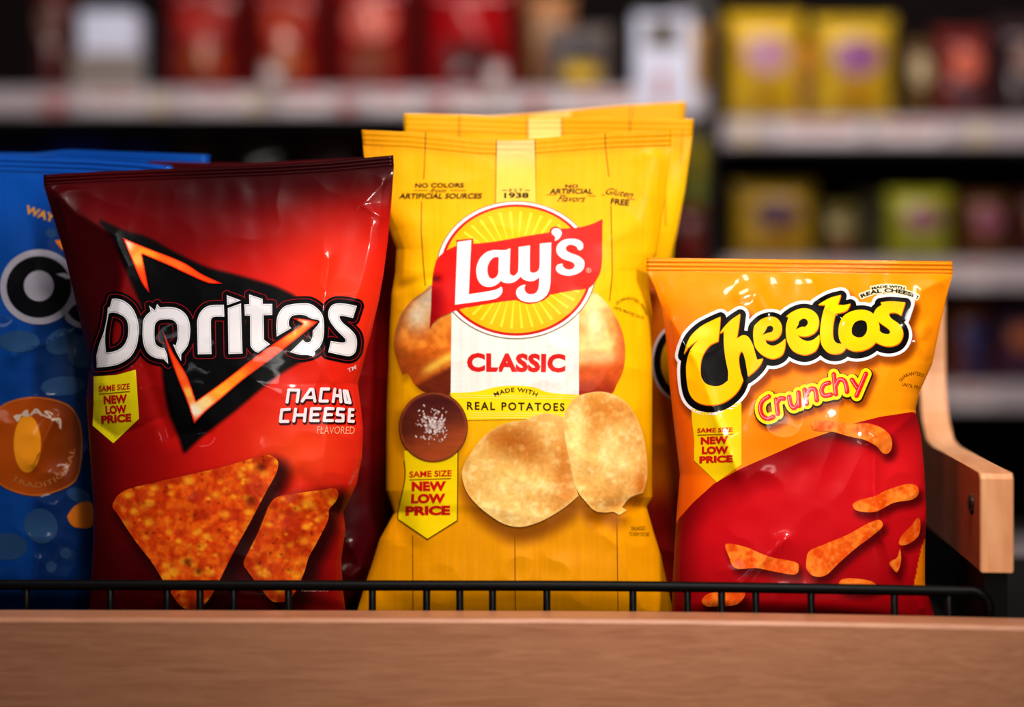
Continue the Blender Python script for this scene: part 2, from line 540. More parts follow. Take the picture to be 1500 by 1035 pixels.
def badge(bag, outline, texts, line, yellow, red, layer=1, rim=None):
    b = bag.decal('price_badge', G(outline), yellow, layer, label='yellow badge saying new low price')
    if rim is not None: bag.decal('badge_rim', stroke([rim], 0.8), (120, 84, 0), layer + 1, b)
    g = []
    for t in texts: g += t
    bag.decal('badge_lettering', g, red, layer + 2, b, label='red lettering')
    bag.decal('badge_rule', stroke([np.array(line, float)], 0.55), (150, 70, 10), layer + 2, b)
    return b

# ================================================================== red nacho bag
kA = 1423 / 220.0
def A(s): return P(s, 120, 400, kA)
def B(s): return P(s, 320, 400, kA)
kC = 1092 / 380.0
def C(s): return P(s, 100, 310, kC)

D_ = A("285,243* 330,240 400,262 470,318 515,400 538,500 535,600 515,700 465,785 400,835 330,868 240,885 140,893* 137,780* 165,670 190,605 212,540 233,440 242,385* 245,330* 266,314*")
DH = A("228,752* 320,735 390,690 428,620 440,540 432,470 405,420 350,385 290,372 252,384* 243,440 224,545 220,650")
O1 = A("780,708* 808,770* 818,858* 775,815* 700,803 635,768 592,700 575,610 575,520 582,445 612,395 650,362* 637,305* 692,352* 712,290* 742,325* 810,318 880,325 945,352 1000,412 1025,500 1023,600 1000,690 942,765* 940,832* 900,760* 862,672* 888,684* 905,620 905,530 893,472 850,440 790,436 735,443 697,478 688,540 690,630 705,675 740,700")
R_ = A("1098,768* 1092,520 1092,450 1115,380 1165,325 1230,302 1345,298* 1350,412* 1262,412 1230,430 1222,480 1228,765*")
I1 = B("78,207* 213,257* 82,303*")
I2 = B("88,330* 213,285* 228,760* 95,765*")
T_ = B("290,200* 418,243* 420,290* 510,290* 510,395* 428,398* 432,630* 490,672* 380,755* 340,735 310,700 302,650 300,403* 250,400* 245,295* 293,292*")
O2 = B("552,600* 548,480 565,390 620,318 700,292 790,285 870,290 940,335 985,395 1000,470 998,590 970,680 910,740 830,768 760,770 680,745* 800,628* 830,655 870,645 890,600 893,545* 945,485* 940,440* 880,430 820,400 760,393 700,405 672,440 668,490 690,520*")
S_ = B("1312,310* 1275,425* 1200,408 1155,405 1150,425 1180,470 1250,530 1300,590 1313,660 1300,740 1260,780 1200,782 1040,748* 1065,640* 1150,655 1190,655 1205,640 1190,610 1120,540 1060,460 1040,400 1048,340 1080,300 1130,285 1220,290")
WORD = [[D_, DH]] + [[l] for l in (O1, R_, I1, I2, T_, O2, S_)]
FIELD = C("140,45* 240,90 330,115 450,180 580,240 700,272 850,315 940,355* 1085,470* 1060,580* 930,650 830,720 700,830 560,940 490,1005* 470,940 430,840 408,720 400,600* 330,430* 270,290 220,180 195,110*")
FL1 = C("228,108* 330,150 480,210 560,260 650,302* 590,300 500,262 420,225 312,180* 325,250 342,342* 310,300 270,210")
FL2 = C("398,498* 440,590 500,690 538,795* 640,722 780,615 900,530 975,480 985,470* 945,447* 1000,452 1052,463* 1000,505 860,615 740,705 640,790 580,840 530,892* 500,800 460,700 425,600")
CH1 = P("75,340 110,300 180,268 400,215 700,148 960,75 1030,72 1072,110 1060,180 1000,290 900,480 800,660 710,840 640,960 560,1010 480,990 400,880 300,720 200,590 100,440 62,385", 150, 650, 1500 / 360.0)
CH2 = P("1070,322 1200,298 1330,282 1415,270 1440,300 1425,350 1385,400 1375,470 1310,600 1260,690 1225,800 1150,940 1040,960 960,870 890,780 862,725 900,640 950,540 990,440 1020,370", 150, 650, 1500 / 360.0)

WHALO = [contour(lambda p: sdf(WORD, p), bbox(WORD, 16), 10.5, 0.8)]
_field = [[FIELD]]

def nacho_paint(px, py, u, v):
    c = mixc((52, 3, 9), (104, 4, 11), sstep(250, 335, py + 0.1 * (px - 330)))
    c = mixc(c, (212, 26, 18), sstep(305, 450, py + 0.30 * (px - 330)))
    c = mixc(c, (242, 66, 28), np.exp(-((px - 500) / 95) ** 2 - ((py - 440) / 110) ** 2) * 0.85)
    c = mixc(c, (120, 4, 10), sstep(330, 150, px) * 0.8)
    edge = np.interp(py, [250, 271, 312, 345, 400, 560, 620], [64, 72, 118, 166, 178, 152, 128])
    c = mixc(c, (56, 3, 8), sstep(6, -4, px - edge) * sstep(630, 560, py) * 0.8)  # shade on the turned-away panel left of the fold, painted into the colour
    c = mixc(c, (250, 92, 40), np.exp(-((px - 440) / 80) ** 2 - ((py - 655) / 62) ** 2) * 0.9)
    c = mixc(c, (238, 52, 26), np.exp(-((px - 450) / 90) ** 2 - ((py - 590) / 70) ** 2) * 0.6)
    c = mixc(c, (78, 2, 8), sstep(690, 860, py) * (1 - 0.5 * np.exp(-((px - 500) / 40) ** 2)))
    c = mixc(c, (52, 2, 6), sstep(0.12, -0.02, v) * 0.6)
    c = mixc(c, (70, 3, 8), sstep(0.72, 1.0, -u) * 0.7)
    p = np.stack([px, py], -1)
    near = (px > 120) & (px < 560) & (py > 300) & (py < 900)
    q = p[near]
    d = np.minimum(sdf(WORD, q), sdf(_field, q))
    sh = np.zeros(len(px)); sh[near] = sstep(7, -1, d) * 0.9
    # drop shadow printed round the corn chips
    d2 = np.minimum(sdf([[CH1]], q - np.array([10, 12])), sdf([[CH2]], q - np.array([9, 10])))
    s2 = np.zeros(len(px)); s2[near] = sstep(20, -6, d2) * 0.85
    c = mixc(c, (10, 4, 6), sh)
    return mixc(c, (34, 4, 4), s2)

def flame(shape, hot):
    def f(px, py):
        p = np.stack([px, py], -1)
        d = -sdf([[shape]], p)
        c = mixc((205, 28, 8), (255, 84, 24), sstep(0.2, 3.0, d))
        for hx, hy, r, col in hot:
            g = np.exp(-(((px - hx) / r) ** 2 + ((py - hy) / (r * 0.8)) ** 2))
            c = mixc(c, col, np.clip(g * 1.25, 0, 1) * sstep(0.8, 3.4, d))
        return c
    return f

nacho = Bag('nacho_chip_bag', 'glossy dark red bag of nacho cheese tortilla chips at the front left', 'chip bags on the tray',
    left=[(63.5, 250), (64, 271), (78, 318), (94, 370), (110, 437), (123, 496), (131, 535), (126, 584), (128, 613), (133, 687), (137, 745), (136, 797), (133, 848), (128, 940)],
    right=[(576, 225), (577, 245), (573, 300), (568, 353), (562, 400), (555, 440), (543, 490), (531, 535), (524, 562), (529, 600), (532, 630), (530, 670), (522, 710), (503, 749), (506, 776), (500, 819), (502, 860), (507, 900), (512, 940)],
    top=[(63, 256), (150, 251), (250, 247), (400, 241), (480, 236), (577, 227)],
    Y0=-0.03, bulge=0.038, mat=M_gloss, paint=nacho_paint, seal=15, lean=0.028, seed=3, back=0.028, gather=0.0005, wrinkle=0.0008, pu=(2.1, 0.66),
    creases=[([(68, 268), (110, 312), (166, 345), (185, 390), (172, 470), (150, 560)], 0.008, 34, 'ridge'),
             ([(577, 250), (530, 300), (560, 318)], 0.0022, 12, 'ridge'), ([(545, 330), (535, 390), (522, 440)], 0.0016, 16, 'ridge'),
             ([(482, 380), (476, 430), (470, 480), (487, 560)], 0.0022, 12, 'ridge'),
             ([(488, 560), (478, 640), (470, 720)], 0.0022, 16, 'ridge'),
             ([(130, 610), (170, 640), (235, 612)], -0.003, 14, 'ridge'), ([(205, 520), (250, 640), (300, 632)], -0.0022, 12, 'gauss'),
             ([(420, 720), (440, 700), (500, 750)], -0.002, 14, 'gauss')])

fld = nacho.decal('logo_triangle', _field, (9, 7, 9), 0, label='black angular triangle behind the lettering')
nacho.decal('lettering_backing', WHALO, (10, 7, 9), 1, label='black shape around the white lettering')
wo = grow(WORD, 7.0, 0.6); wi = grow(WORD, 6.1, 0.6)
lt = nacho.decal('brand_lettering', WORD, lambda px, py: mixc((226, 222, 226), (240, 234, 236), sstep(400, 540, py)), 4, label='white square rounded lettering')
nacho.decal('lettering_outline', [wo[0] + wi[0]], (170, 22, 34), 3, lt, label='thin red outline')
inn = contour(lambda p: sdf(WORD, p), bbox(WORD, 2), -1.5, 0.5); inn2 = contour(lambda p: sdf(WORD, p), bbox(WORD, 2), -1.95, 0.5)
nacho.decal('lettering_inline', [inn + inn2], (150, 142, 146), 5, lt, label='fine grey inline')
HOT = [(185, 360, 13, (255, 236, 215)), (215, 372, 22, (255, 170, 50)), (255, 388, 24, (255, 120, 40)), (202, 380, 12, (255, 190, 90))]
fa = nacho.decal('flame_stroke', [[FL1]], flame(FL1, HOT), 5, step=2.0, label='upper glowing orange stroke')
HOT2 = [(286, 600, 14, (255, 244, 225)), (300, 588, 16, (255, 225, 160)), (325, 568, 22, (255, 190, 60)), (345, 552, 20, (255, 160, 40)), (442, 471, 11, (255, 236, 205)),
        (425, 485, 20, (255, 176, 60)), (276, 575, 12, (255, 190, 80)), (262, 548, 14, (255, 110, 40))]
fgap = contour(lambda p: sdf([[FL2]], p), bbox([[FL2]], 6), 2.2, 0.6)
nacho.decal('flame_gap', [fgap], (9, 7, 9), 5, label='black edge round the lower flame')
nacho.decal('flame_stroke', [[FL2]], flame(FL2, HOT2), 6, step=2.0, label='lower glowing orange tick')
# trademark sign
nacho.decal('trademark_sign', text('TM', (509, 540), (521, 534), (510, 546), bold=0.02), (235, 200, 200), 3)
# flavour words in slanted squared lettering
def slant(cells):
    out = []
    for tl, tr, bl, br, strokes in cells:
        tl, tr, bl, br = map(np.array, (tl, tr, bl, br))
        for st in strokes:
            st = np.array(st, float); u, v = st[:, :1], st[:, 1:]
            out.append(resample(tl * (1 - u) * (1 - v) + tr * u * (1 - v) + bl * (1 - u) * v + br * u * v, 0.6, False))
    return out
LET = {'n': [[(0, 1), (0, 0), (1, 0), (1, 1)]], 'A': [[(0, 1), (.42, 0), (.72, 0), (1, 1)], [(.2, .68), (.9, .68)]], 'C': [[(1, 0), (0, 0), (0, 1), (1, 1)]],
       'H': [[(0, 0), (0, 1)], [(1, 0), (1, 1)], [(0, .5), (1, .5)]], 'O': [[(0, 0), (1, 0), (1, 1), (0, 1), (0, 0)]],
       'E': [[(1, 0), (0, 0), (0, 1), (1, 1)], [(0, .5), (.85, .5)]], 'S': [[(1, 0), (0, 0), (0, .48), (.95, .52), (.95, 1), (0, 1)]]}
kN = 1500 / 160.0
def cell(ch, x0, x1, x2, x3, yt, yb, yt2=None, yb2=None):
    m = min(20, 0.2 * (x1 - x0))
    return ((400 + (x0 + m) / kN, 550 + (yt + m) / kN), (400 + (x1 - m) / kN, 550 + ((yt2 or yt) + m) / kN), (400 + (x2 + m) / kN, 550 + (yb - m) / kN), (400 + (x3 - m) / kN, 550 + ((yb2 or yb) - m) / kN), LET[ch])
W1 = [cell('n', 195, 372, 172, 350, 175, 382, 178, 376), cell('A', 440, 600, 380, 595, 168, 370), cell('C', 645, 785, 625, 765, 162, 368),
      cell('H', 830, 940, 805, 952, 165, 375, 180, 378), cell('O', 960, 1030, 985, 1072, 195, 375, 200, 385)]
W2 = [cell('C', 100, 245, 80, 225, 448, 648, 440, 646), cell('H', 290, 468, 265, 450, 438, 642), cell('E', 510, 665, 495, 640, 432, 636), cell('E', 705, 845, 680, 835, 432, 636),
      cell('S', 870, 990, 850, 985, 434, 640, 440, 640), cell('E', 1035, 1115, 1025, 1118, 445, 640, 450, 642)]
nl = slant(W1) + slant(W2)
nacho.decal('flavor_shadow', stroke([l + np.array([1.2, 1.8]) for l in nl], 3.4), (70, 4, 8), 1, label='dark drop shadow of the flavor words')
nacho.decal('flavor_lettering', stroke(nl, 2.25), (242, 228, 232), 2, label='white slanted capitals')
nacho.decal('flavor_subtitle', text('FLAVORED', (465, 624), (520, 624.5), (464, 635), bold=0.0), (240, 176, 140), 2, label='pale small capitals')
nacho.decal('small_print', text('GUARANTEED FRESH', (510, 708), (522, 686), (513, 711), bold=0.0), (225, 120, 110), 1)
nacho.decal('weight_print', text('TORTILLA CHIPS', (441, 861), (481, 861), (441, 866), bold=0.01), (210, 150, 140), 1)
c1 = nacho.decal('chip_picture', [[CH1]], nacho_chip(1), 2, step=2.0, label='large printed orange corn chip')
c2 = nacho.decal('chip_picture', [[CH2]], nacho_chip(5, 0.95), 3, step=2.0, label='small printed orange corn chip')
badge(nacho, poly((137, 551), (170, 549), (199, 541), (203.7, 613), (166, 649), (135.5, 623), (137, 590)),
      [text('SAME SIZE', (144.5, 565), (190, 561), (144.5, 573.5), bold=0.02), text('NEW', (151.5, 579.5), (186, 577), (152, 592), bold=0.05), text('LOW', (154, 594), (185, 592.5), (155, 606.5), bold=0.05), text('PRICE', (148, 608.5), (192, 605), (148.5, 620.5), bold=0.05)],
      [(145, 577), (190, 573)], (232, 214, 20), (196, 22, 24))

# ================================================================== yellow potato chip bag
kD = 1317 / 280.0
def Dd(s): return P(s, 620, 280, kD)
kE = 1035 / 140.0
def E_(s): return P(s, 640, 330, kE)
L_ = E_("222,180* 372,157* 345,745* 560,712 650,690 698,662* 710,700 695,745 650,785 560,808 195,858*")
AY = E_("795,245* 750,265 690,268 610,268 530,295 465,360 430,450 428,520 445,590 490,645 550,665 610,658 660,630 692,598* 720,615 770,625 830,615 870,590 905,554* 943,586 1003,604 1063,594 1110,556* 1105,646 1088,711 1048,741 993,741 958,716 948,676 961,641* 923,648 873,681 858,726 873,776 923,816 1003,831 1093,821 1163,781 1208,721 1228,636 1231,526 1238,184* 1115,198* 1113,426 1098,486 1058,511 1023,506 1006,471 1008,216* 886,234* 882,470 868,515 835,545 803,533 788,498")
AH = E_("672,342* 620,345 575,385 548,450 550,520 570,565 605,577 640,560 664,520 668,440")
def F_(s): return P(s, 750, 320, kE)
AP = F_("480,105 520,118 538,155 525,195 495,228 458,242* 470,215 462,190 435,165 430,135 450,112")
SS = F_("770,300 765,325 735,342 712,330* 700,305 660,285 615,285 585,310 590,345 640,375 720,405 775,450 785,500 765,555 710,595 620,618 540,605 490,575 475,535 495,500 545,485* 555,520 590,548 640,550 675,525 675,490 640,465 560,440 500,395 480,335 500,275 560,232 640,218 720,230 765,265")
SCRIPT = [[L_], [AY, AH], [AP], [SS]]
BANNER = Dd("45,945* 55,800 58,690 64,600* 78,520 100,460 160,408 230,375* 228,335* 345,325* 345,362* 500,345 700,310 868,283* 878,256 915,241 948,258* 1075,248 1170,222 1236,190* 1233,350 1232,470 1218,560 1172,640* 1130,668 1000,687 875,712* 830,750 740,775 680,764 640,748* 500,765 275,805* 200,828 110,870 70,905")
ccx, ccy = 620 + 640 / kD, 280 + 542 / kD
ring = lambda a, b: ell(ccx, ccy, a / kD, b / kD, n=140)
POT1 = P("330,60* 300,98 230,150 170,235 142,330 138,400 158,480 185,550* 213,540 250,600 300,640 380,660 450,655* 455,200* 400,100*", 540, 400, 887 / 240.0)
POT2 = P("398,120* 440,98 480,100 530,140 590,220 635,320 650,420 640,520 605,600 560,660 398,665*", 740, 400, 961 / 260.0)
kG = 1411 / 300.0
CHIPA = P("78,640 95,560 150,470 220,380 320,305 430,268 500,262 560,235 640,212 720,222 785,245 790,320 800,400 820,500 850,680 882,778* 800,850 700,915 600,965 480,995 370,975 270,915 180,840 110,750", 660, 560, kG)
CHIPB = P("780,260 800,180 850,110 930,75 1040,63 1140,90 1220,150 1290,260 1330,380 1350,500 1355,620 1345,700 1325,760* 1240,790 1195,840 1180,860* 1215,880* 1160,912* 1120,890 1060,895 990,880 930,820 870,740 845,650 825,560 800,440 785,350", 660, 560, kG)
BOWL = ell(634.8, 625, 50.5, 51.5, n=90)

def potato_paint(px, py, u, v):
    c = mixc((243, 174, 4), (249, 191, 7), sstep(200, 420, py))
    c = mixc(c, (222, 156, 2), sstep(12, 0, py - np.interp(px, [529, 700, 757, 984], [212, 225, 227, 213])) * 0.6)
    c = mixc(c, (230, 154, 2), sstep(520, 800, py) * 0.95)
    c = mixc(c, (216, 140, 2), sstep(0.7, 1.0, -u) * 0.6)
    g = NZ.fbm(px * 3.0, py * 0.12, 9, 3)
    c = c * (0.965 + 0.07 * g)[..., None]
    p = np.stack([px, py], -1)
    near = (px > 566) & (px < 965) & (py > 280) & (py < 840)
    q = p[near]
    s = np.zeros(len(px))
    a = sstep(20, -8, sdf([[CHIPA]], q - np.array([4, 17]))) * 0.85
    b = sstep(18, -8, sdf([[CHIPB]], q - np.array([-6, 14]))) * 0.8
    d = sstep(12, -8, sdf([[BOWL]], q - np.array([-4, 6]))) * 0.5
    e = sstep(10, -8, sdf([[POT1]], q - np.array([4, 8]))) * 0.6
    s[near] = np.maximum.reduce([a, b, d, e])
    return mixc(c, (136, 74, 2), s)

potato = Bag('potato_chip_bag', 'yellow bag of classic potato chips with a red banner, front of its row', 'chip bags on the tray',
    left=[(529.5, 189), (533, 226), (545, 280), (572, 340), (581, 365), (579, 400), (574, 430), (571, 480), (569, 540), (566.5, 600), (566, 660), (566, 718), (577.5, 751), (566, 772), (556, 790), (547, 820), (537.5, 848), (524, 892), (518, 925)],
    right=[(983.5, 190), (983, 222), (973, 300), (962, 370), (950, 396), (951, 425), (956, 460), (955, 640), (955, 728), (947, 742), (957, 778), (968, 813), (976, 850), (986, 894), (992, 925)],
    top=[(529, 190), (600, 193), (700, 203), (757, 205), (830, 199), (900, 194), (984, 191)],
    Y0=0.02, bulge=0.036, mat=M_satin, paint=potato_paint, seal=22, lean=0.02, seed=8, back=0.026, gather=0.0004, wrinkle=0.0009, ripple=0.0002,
    creases=[([(560, 300), (600, 330), (588, 400), (640, 430)], 0.003, 22, 'gauss'), ([(640, 408), (625, 410), (575, 424)], -0.0022, 9, 'gauss'),
             ([(577, 752), (600, 800), (560, 860)], -0.003, 18, 'gauss'), ([(948, 742), (915, 735), (880, 760)], -0.003, 14, 'gauss'),
             ([(870, 770), (905, 800), (940, 890)], 0.003, 20, 'ridge'), ([(955, 230), (945, 330), (900, 345)], 0.002, 18, 'gauss')])
def plank(bag, lines, w=0.75, col=(150, 92, 4), layer=0):
    for l in lines: bag.decal('plank_line', stroke([resample(np.array(l, float), 3, False)], w, 0.5), col, layer)
plank(potato, [[(623.5, 194), (623, 213), (621.5, 250), (620.5, 262)], [(617.5, 295), (617, 340), (620, 385), (623, 418)], [(727, 205), (726, 300)], [(784, 204), (785, 300)],
               [(886.5, 196), (887, 216), (892, 258)], [(895, 301), (896, 345), (897, 400), (893, 440)], [(604.5, 784), (605, 905)], [(754, 772), (755, 905)], [(903.5, 752), (905.5, 905)]])
strip = potato.decal('date_strip', G(poly((728, 206), (783, 205), (786, 330), (726, 330))), lambda px, py: mixc((226, 194, 128), (240, 200, 84), sstep(212, 262, py)), 1)
yr = U(text('EST', (746, 276.3), (766, 276.3), (746, 281), bold=0.0, spacing=1.4), text('1938', (738.5, 282.2), (774.5, 281.8), (738.5, 290.2), bold=0.03))
potato.decal('date_lettering', yr, (52, 34, 6), 3, strip)
potato.decal('date_rule', stroke([poly((736, 278.5), (743, 278.5)), poly((769, 278.5), (776, 278.5))], 0.45), (80, 60, 10), 3, strip)
potato.decal('claim_lettering', U(text('NO COLORS', (608, 268), (679.5, 267.6), (608, 274.8), bold=0.03), text('from', (631, 276), (655, 276), (629, 281.6), bold=0.005, shear=0.4), text('ARTIFICIAL SOURCES', (586, 283), (707, 282.8), (584, 291), bold=0.03)), (56, 38, 4), 1, label='dark words no colors from artificial sources')
potato.decal('claim_lettering', U(text('NO', (828, 269.8), (847, 269.6), (828, 275), bold=0.03), text('ARTIFICIAL', (806, 276), (869, 276), (805, 283.8), bold=0.03), text('Flavors', (818, 285.6), (859, 286), (816, 295), bold=0.005, shear=0.4)), (56, 38, 4), 1, label='dark words no artificial flavors')
potato.decal('claim_lettering', U(text('Gluten', (889, 274.5), (929, 280), (886.5, 284), bold=0.005, shear=0.4), text('FREE', (895.5, 290), (922.5, 292.5), (894, 298.7), bold=0.03)), (56, 38, 4), 1, label='dark words gluten free')
for l in (poly((606, 278.6), (627, 278.6)), poly((660, 278.6), (682, 278.6)), poly((800, 285), (815, 285)), poly((861, 286.5), (873, 287)), poly((881, 285), (886, 285.5)), poly((918, 290), (930, 292))):
    potato.decal('claim_rule', stroke([l], 0.4), (110, 76, 6), 1)
pcol = lambda px, py: mixc((246, 236, 228), (236, 226, 218), sstep(0.3, 0.7, NZ.fbm(px * 4, py * 0.05, 8, 2)))
panel = potato.decal('white_panel', G(poly((661.5, 440), (848, 440), (848, 580), (660, 580))), pcol, 2)
def pot1(px, py):
    n = NZ.fbm(px, py, 18, 4); n2 = NZ2.fbm(px, py, 6, 2)
    c = mixc((204, 104, 24), (236, 144, 48), sstep(0.35, 0.65, n))
    c = mixc(c, (224, 206, 176), np.exp(-((px - 612) / 22) ** 2 - ((py - 462) / 24) ** 2) * 1.0)
    c = mixc(c, (218, 196, 164), sstep(470, 440, py) * sstep(598, 622, px))
    c = mixc(c, (166, 76, 24), sstep(500, 545, py + 0.5 * (620 - px)) * 0.9)
    dd = (py - 533) + 0.55 * (px - 640)
    c = mixc(c, (236, 184, 74), np.exp(-(dd / 8) ** 2) * sstep(608, 634, px))
    c = mixc(c, (112, 42, 20), sstep(10, 20, dd))
    rim = np.interp(py, [418, 440, 463, 490, 510], [634, 602, 588, 582, 580])
    c = mixc(c, (170, 104, 56), np.exp(-((px - rim) / 6) ** 2) * sstep(520, 480, py) * 0.8)
    return c * (0.92 + 0.16 * n2)[..., None]
def pot2(px, py):
    n = NZ.fbm(px, py + 300, 20, 4); n2 = NZ2.fbm(px, py + 50, 7, 2)
    c = mixc((232, 170, 90), (246, 206, 130), sstep(0.35, 0.65, n))
    c = mixc(c, (255, 240, 190), np.exp(-((px - 870) / 14) ** 2 - ((py - 470) / 34) ** 2) * 0.9)
    c = mixc(c, (244, 190, 140), np.exp(-((py - 525) / 12) ** 2) * 0.7)
    c = mixc(c, (214, 96, 40), sstep(526, 545, py + 0.1 * (px - 850)))
    c = mixc(c, (170, 56, 30), sstep(545, 575, py))
    c = mixc(c, (214, 100, 40), sstep(892, 914, px) * 0.8)
    return c * (0.92 + 0.16 * n2)[..., None]
potato.decal('potato_picture', [[POT1]], pot1, 1, step=2.2, label='printed peeled potato at the left')
potato.decal('potato_picture', [[POT2]], pot2, 1, step=2.2, label='printed potato half at the right')
potato.decal('panel_lettering', text('CLASSIC', (684, 516.5), (828.5, 518), (684, 544.3), (828, 545.5), bold=0.05, spacing=1.05), (214, 34, 30), 3, panel, label='red capitals')
BAND = P("659,575* 692,574 712,570 730,566 756,564.5 782,567 798,573 815,576 849,578* 852,612* 676,615*")
band = potato.decal('yellow_band', [[BAND]], (250, 216, 16), 3)
potato.decal('band_stripes', stroke([poly((664 if y < 600 else 688, y), (846, y + 2)) for y in (578.5, 582, 604, 607.5, 611)], 0.35), (252, 238, 150), 4, band)
potato.decal('band_lettering', U(text_arc('MADE WITH', 755.5, 640, 66, 66, -117, -63, 6.6, bold=0.02, spacing=1.15), text('REAL POTATOES', (684, 588), (827, 590), (684, 600), bold=0.026, spacing=1.3)), (52, 36, 10), 4, band)
lg = potato.decal('logo_roundel', [[ring(549, 472)]], (246, 240, 238), 4, label='white rimmed sunburst roundel')
potato.decal('roundel_hairline', [[ring(552, 475), ring(546, 469)]], (140, 120, 80), 5, lg)
potato.decal('roundel_red_ring', [[ring(523, 452)]], (206, 30, 30), 5, lg)
potato.decal('roundel_sun', [[ring(503, 435)]], lambda px, py: mixc((255, 206, 20), (250, 182, 8), np.hypot((px - ccx) / 110, (py - ccy) / 95)), 6, lg)
rays = []
for k in range(40):
    a = k * 2 * math.pi / 40 + 0.07
    for r0 in (0.42,):
        q = lambda r, da: (ccx + 503 / kD * r * math.cos(a + da), ccy + 435 / kD * r * math.sin(a + da))
        rays.append([poly(q(.40, -.006), q(.93, -.022), q(.93, .022), q(.40, .006))])
potato.decal('roundel_rays', rays, (255, 218, 60), 7, lg, step=8)
def bcol(px, py):
    c = mixc((226, 34, 28), (238, 46, 36), sstep(640, 860, px))
    c = mixc(c, (168, 10, 22), sstep(662, 636, px) * sstep(400, 430, py))
    return mixc(c, (104, 4, 14), np.exp(-((px - 638) / 8) ** 2 - ((py - 408) / 5) ** 2))
bn = potato.decal('logo_banner', [[BANNER]], bcol, 8, lg, label='waving red banner')
potato.decal('logo_lettering', SCRIPT, (248, 242, 242), 9, lg, label='white bold script lettering')
potato.decal('registered_sign', U([[ell(862.3, 395.7, 3.9, 3.5, n=24), ell(862.3, 395.7, 3.3, 2.9, n=24)]], text('R', (861, 393.9), (864, 393.9), (861, 397.6), bold=0.02)), (248, 200, 190), 9, lg)
def bowlc(px, py):
    n = NZ.fbm(px * 0.4, py * 2, 12, 3)
    r = np.hypot((px - 634.8) / 50.5, (py - 625) / 51.5)
    c = mixc((104, 44, 30), (86, 34, 32), sstep(610, 590, py))
    c = mixc(c, (176, 84, 40), sstep(612, 660, py + 0.3 * (px - 635)) * 0.9)
    c = mixc(c, (160, 80, 42), sstep(0.90, 0.96, r)); c = mixc(c, (90, 36, 20), sstep(0.965, 1.0, r))
    return c * (0.9 + 0.2 * n)[..., None]
bw = potato.decal('bowl_picture', [[BOWL]], bowlc, 6, step=2.0, label='printed brown wooden bowl')
rs = random.Random(4); flakes = []
for k in range(230):
    a = rs.uniform(0, 6.283); r = abs(rs.gauss(0, 0.62))
    if r > 1.12: continue
    x = 633.5 + 27 * r * math.cos(a); y = 622 + 28 * r * math.sin(a); sz = rs.uniform(0.8, 2.2); t = rs.uniform(0, 3)
    flakes.append([ell(x, y, sz * 1.3, sz * 0.8, math.degrees(t), n=6)])
o = potato.decal('salt_flakes', flakes, lambda px, py: mixc((150, 120, 120), (236, 226, 222), NZ3(px, py, 3.2)), 7, bw, step=6)
o['kind'] = 'stuff'
def chipc(shape, spots, rimc, seed):
    def f(px, py):
        p = np.stack([px, py], -1); d = -sdf([[shape]], p)
        n = NZ.fbm(px + seed, py, 34, 4); n2 = NZ2.fbm(px, py + seed, 9, 3); n3 = NZ3.fbm(px, py, 3.4, 2)
        c = mixc((234, 176, 92), (248, 208, 130), sstep(0.3, 0.7, n))
        c = mixc(c, (255, 230, 168), sstep(0.52, 0.75, n2) * 0.5)
        c = mixc(c, (214, 146, 62), sstep(0.46, 0.28, n2) * 0.35)
        for x, y, a, b, col, k in spots:
            c = mixc(c, col, np.exp(-((px - x) / a) ** 2 - ((py - y) / b) ** 2) * k)
        c = mixc(c, (255, 236, 180), sstep(0.55, 0.8, n2) * 0.25)
        c = mixc(c, rimc, sstep(3.5, 0.2, d) * 0.55)
        return c * (0.93 + 0.14 * n3)[..., None]
    return f
potato.decal('chip_picture', [[CHIPA]], chipc(CHIPA, [(752, 646, 46, 30, (176, 92, 18), 0.95), (775, 668, 22, 14, (190, 104, 26), 0.7), (810, 628, 26, 20, (248, 206, 130), 0.8), (700, 665, 22, 18, (238, 190, 104), 0.6), (825, 700, 18, 60, (206, 122, 44), 0.8), (735, 705, 50, 40, (246, 212, 130), 0.7), (760, 755, 40, 14, (244, 206, 130), 0.6)], (240, 196, 120), 0), 5, step=2.0, label='printed round potato chip')
potato.decal('chip_picture', [[CHIPB]], chipc(CHIPB, [(890, 602, 52, 20, (206, 128, 46), 0.95), (875, 625, 22, 22, (214, 140, 56), 0.8), (845, 640, 14, 60, (255, 226, 150), 0.8), (930, 690, 20, 50, (240, 180, 96), 0.5), (940, 710, 10, 22, (206, 116, 36), 0.8), (900, 735, 18, 14, (232, 160, 70), 0.7), (895, 665, 30, 40, (255, 228, 160), 0.6)], (246, 206, 130), 60), 6, step=2.0, label='printed folded potato chip')
badge(potato, P("592,660* 593.5,690 592,708 584,745 582.8,760* 626,789.5* 670,762* 671,650*"),
      [text('SAME SIZE', (599.5, 690), (661.5, 688), (599.5, 699), bold=0.022), text('NEW', (603, 705), (653.5, 704.3), (603, 719), bold=0.055), text('LOW', (602.5, 723), (652.5, 722.5), (602, 737), bold=0.055), text('PRICE', (594, 741), (659.5, 740), (593.8, 755), bold=0.055)],
      [(600, 702.5), (660, 700.5)], (246, 214, 8), (206, 24, 20), layer=2, rim=P("592,675* 593.5,690 592,708 584,745 582.8,760* 626,789.5* 670,762* 671,660*", closed=False))
sp = U(text_arc('GUARANTEED FRESH', 920.5, 475, 27, 36, -128, -22, 4.4, bold=0.0), text('UNTIL PRINTED DATE', (900, 447.5), (944, 464), (898, 451.5), bold=0.0),
       text('ENLARGED', (925, 771), (945, 770.5), (925, 776.5), bold=0.0), text('TO SHOW TEXTURE', (922, 779), (951, 779.5), (922, 784.5), bold=0.0))
potato.decal('small_print', sp, (96, 70, 6), 1)

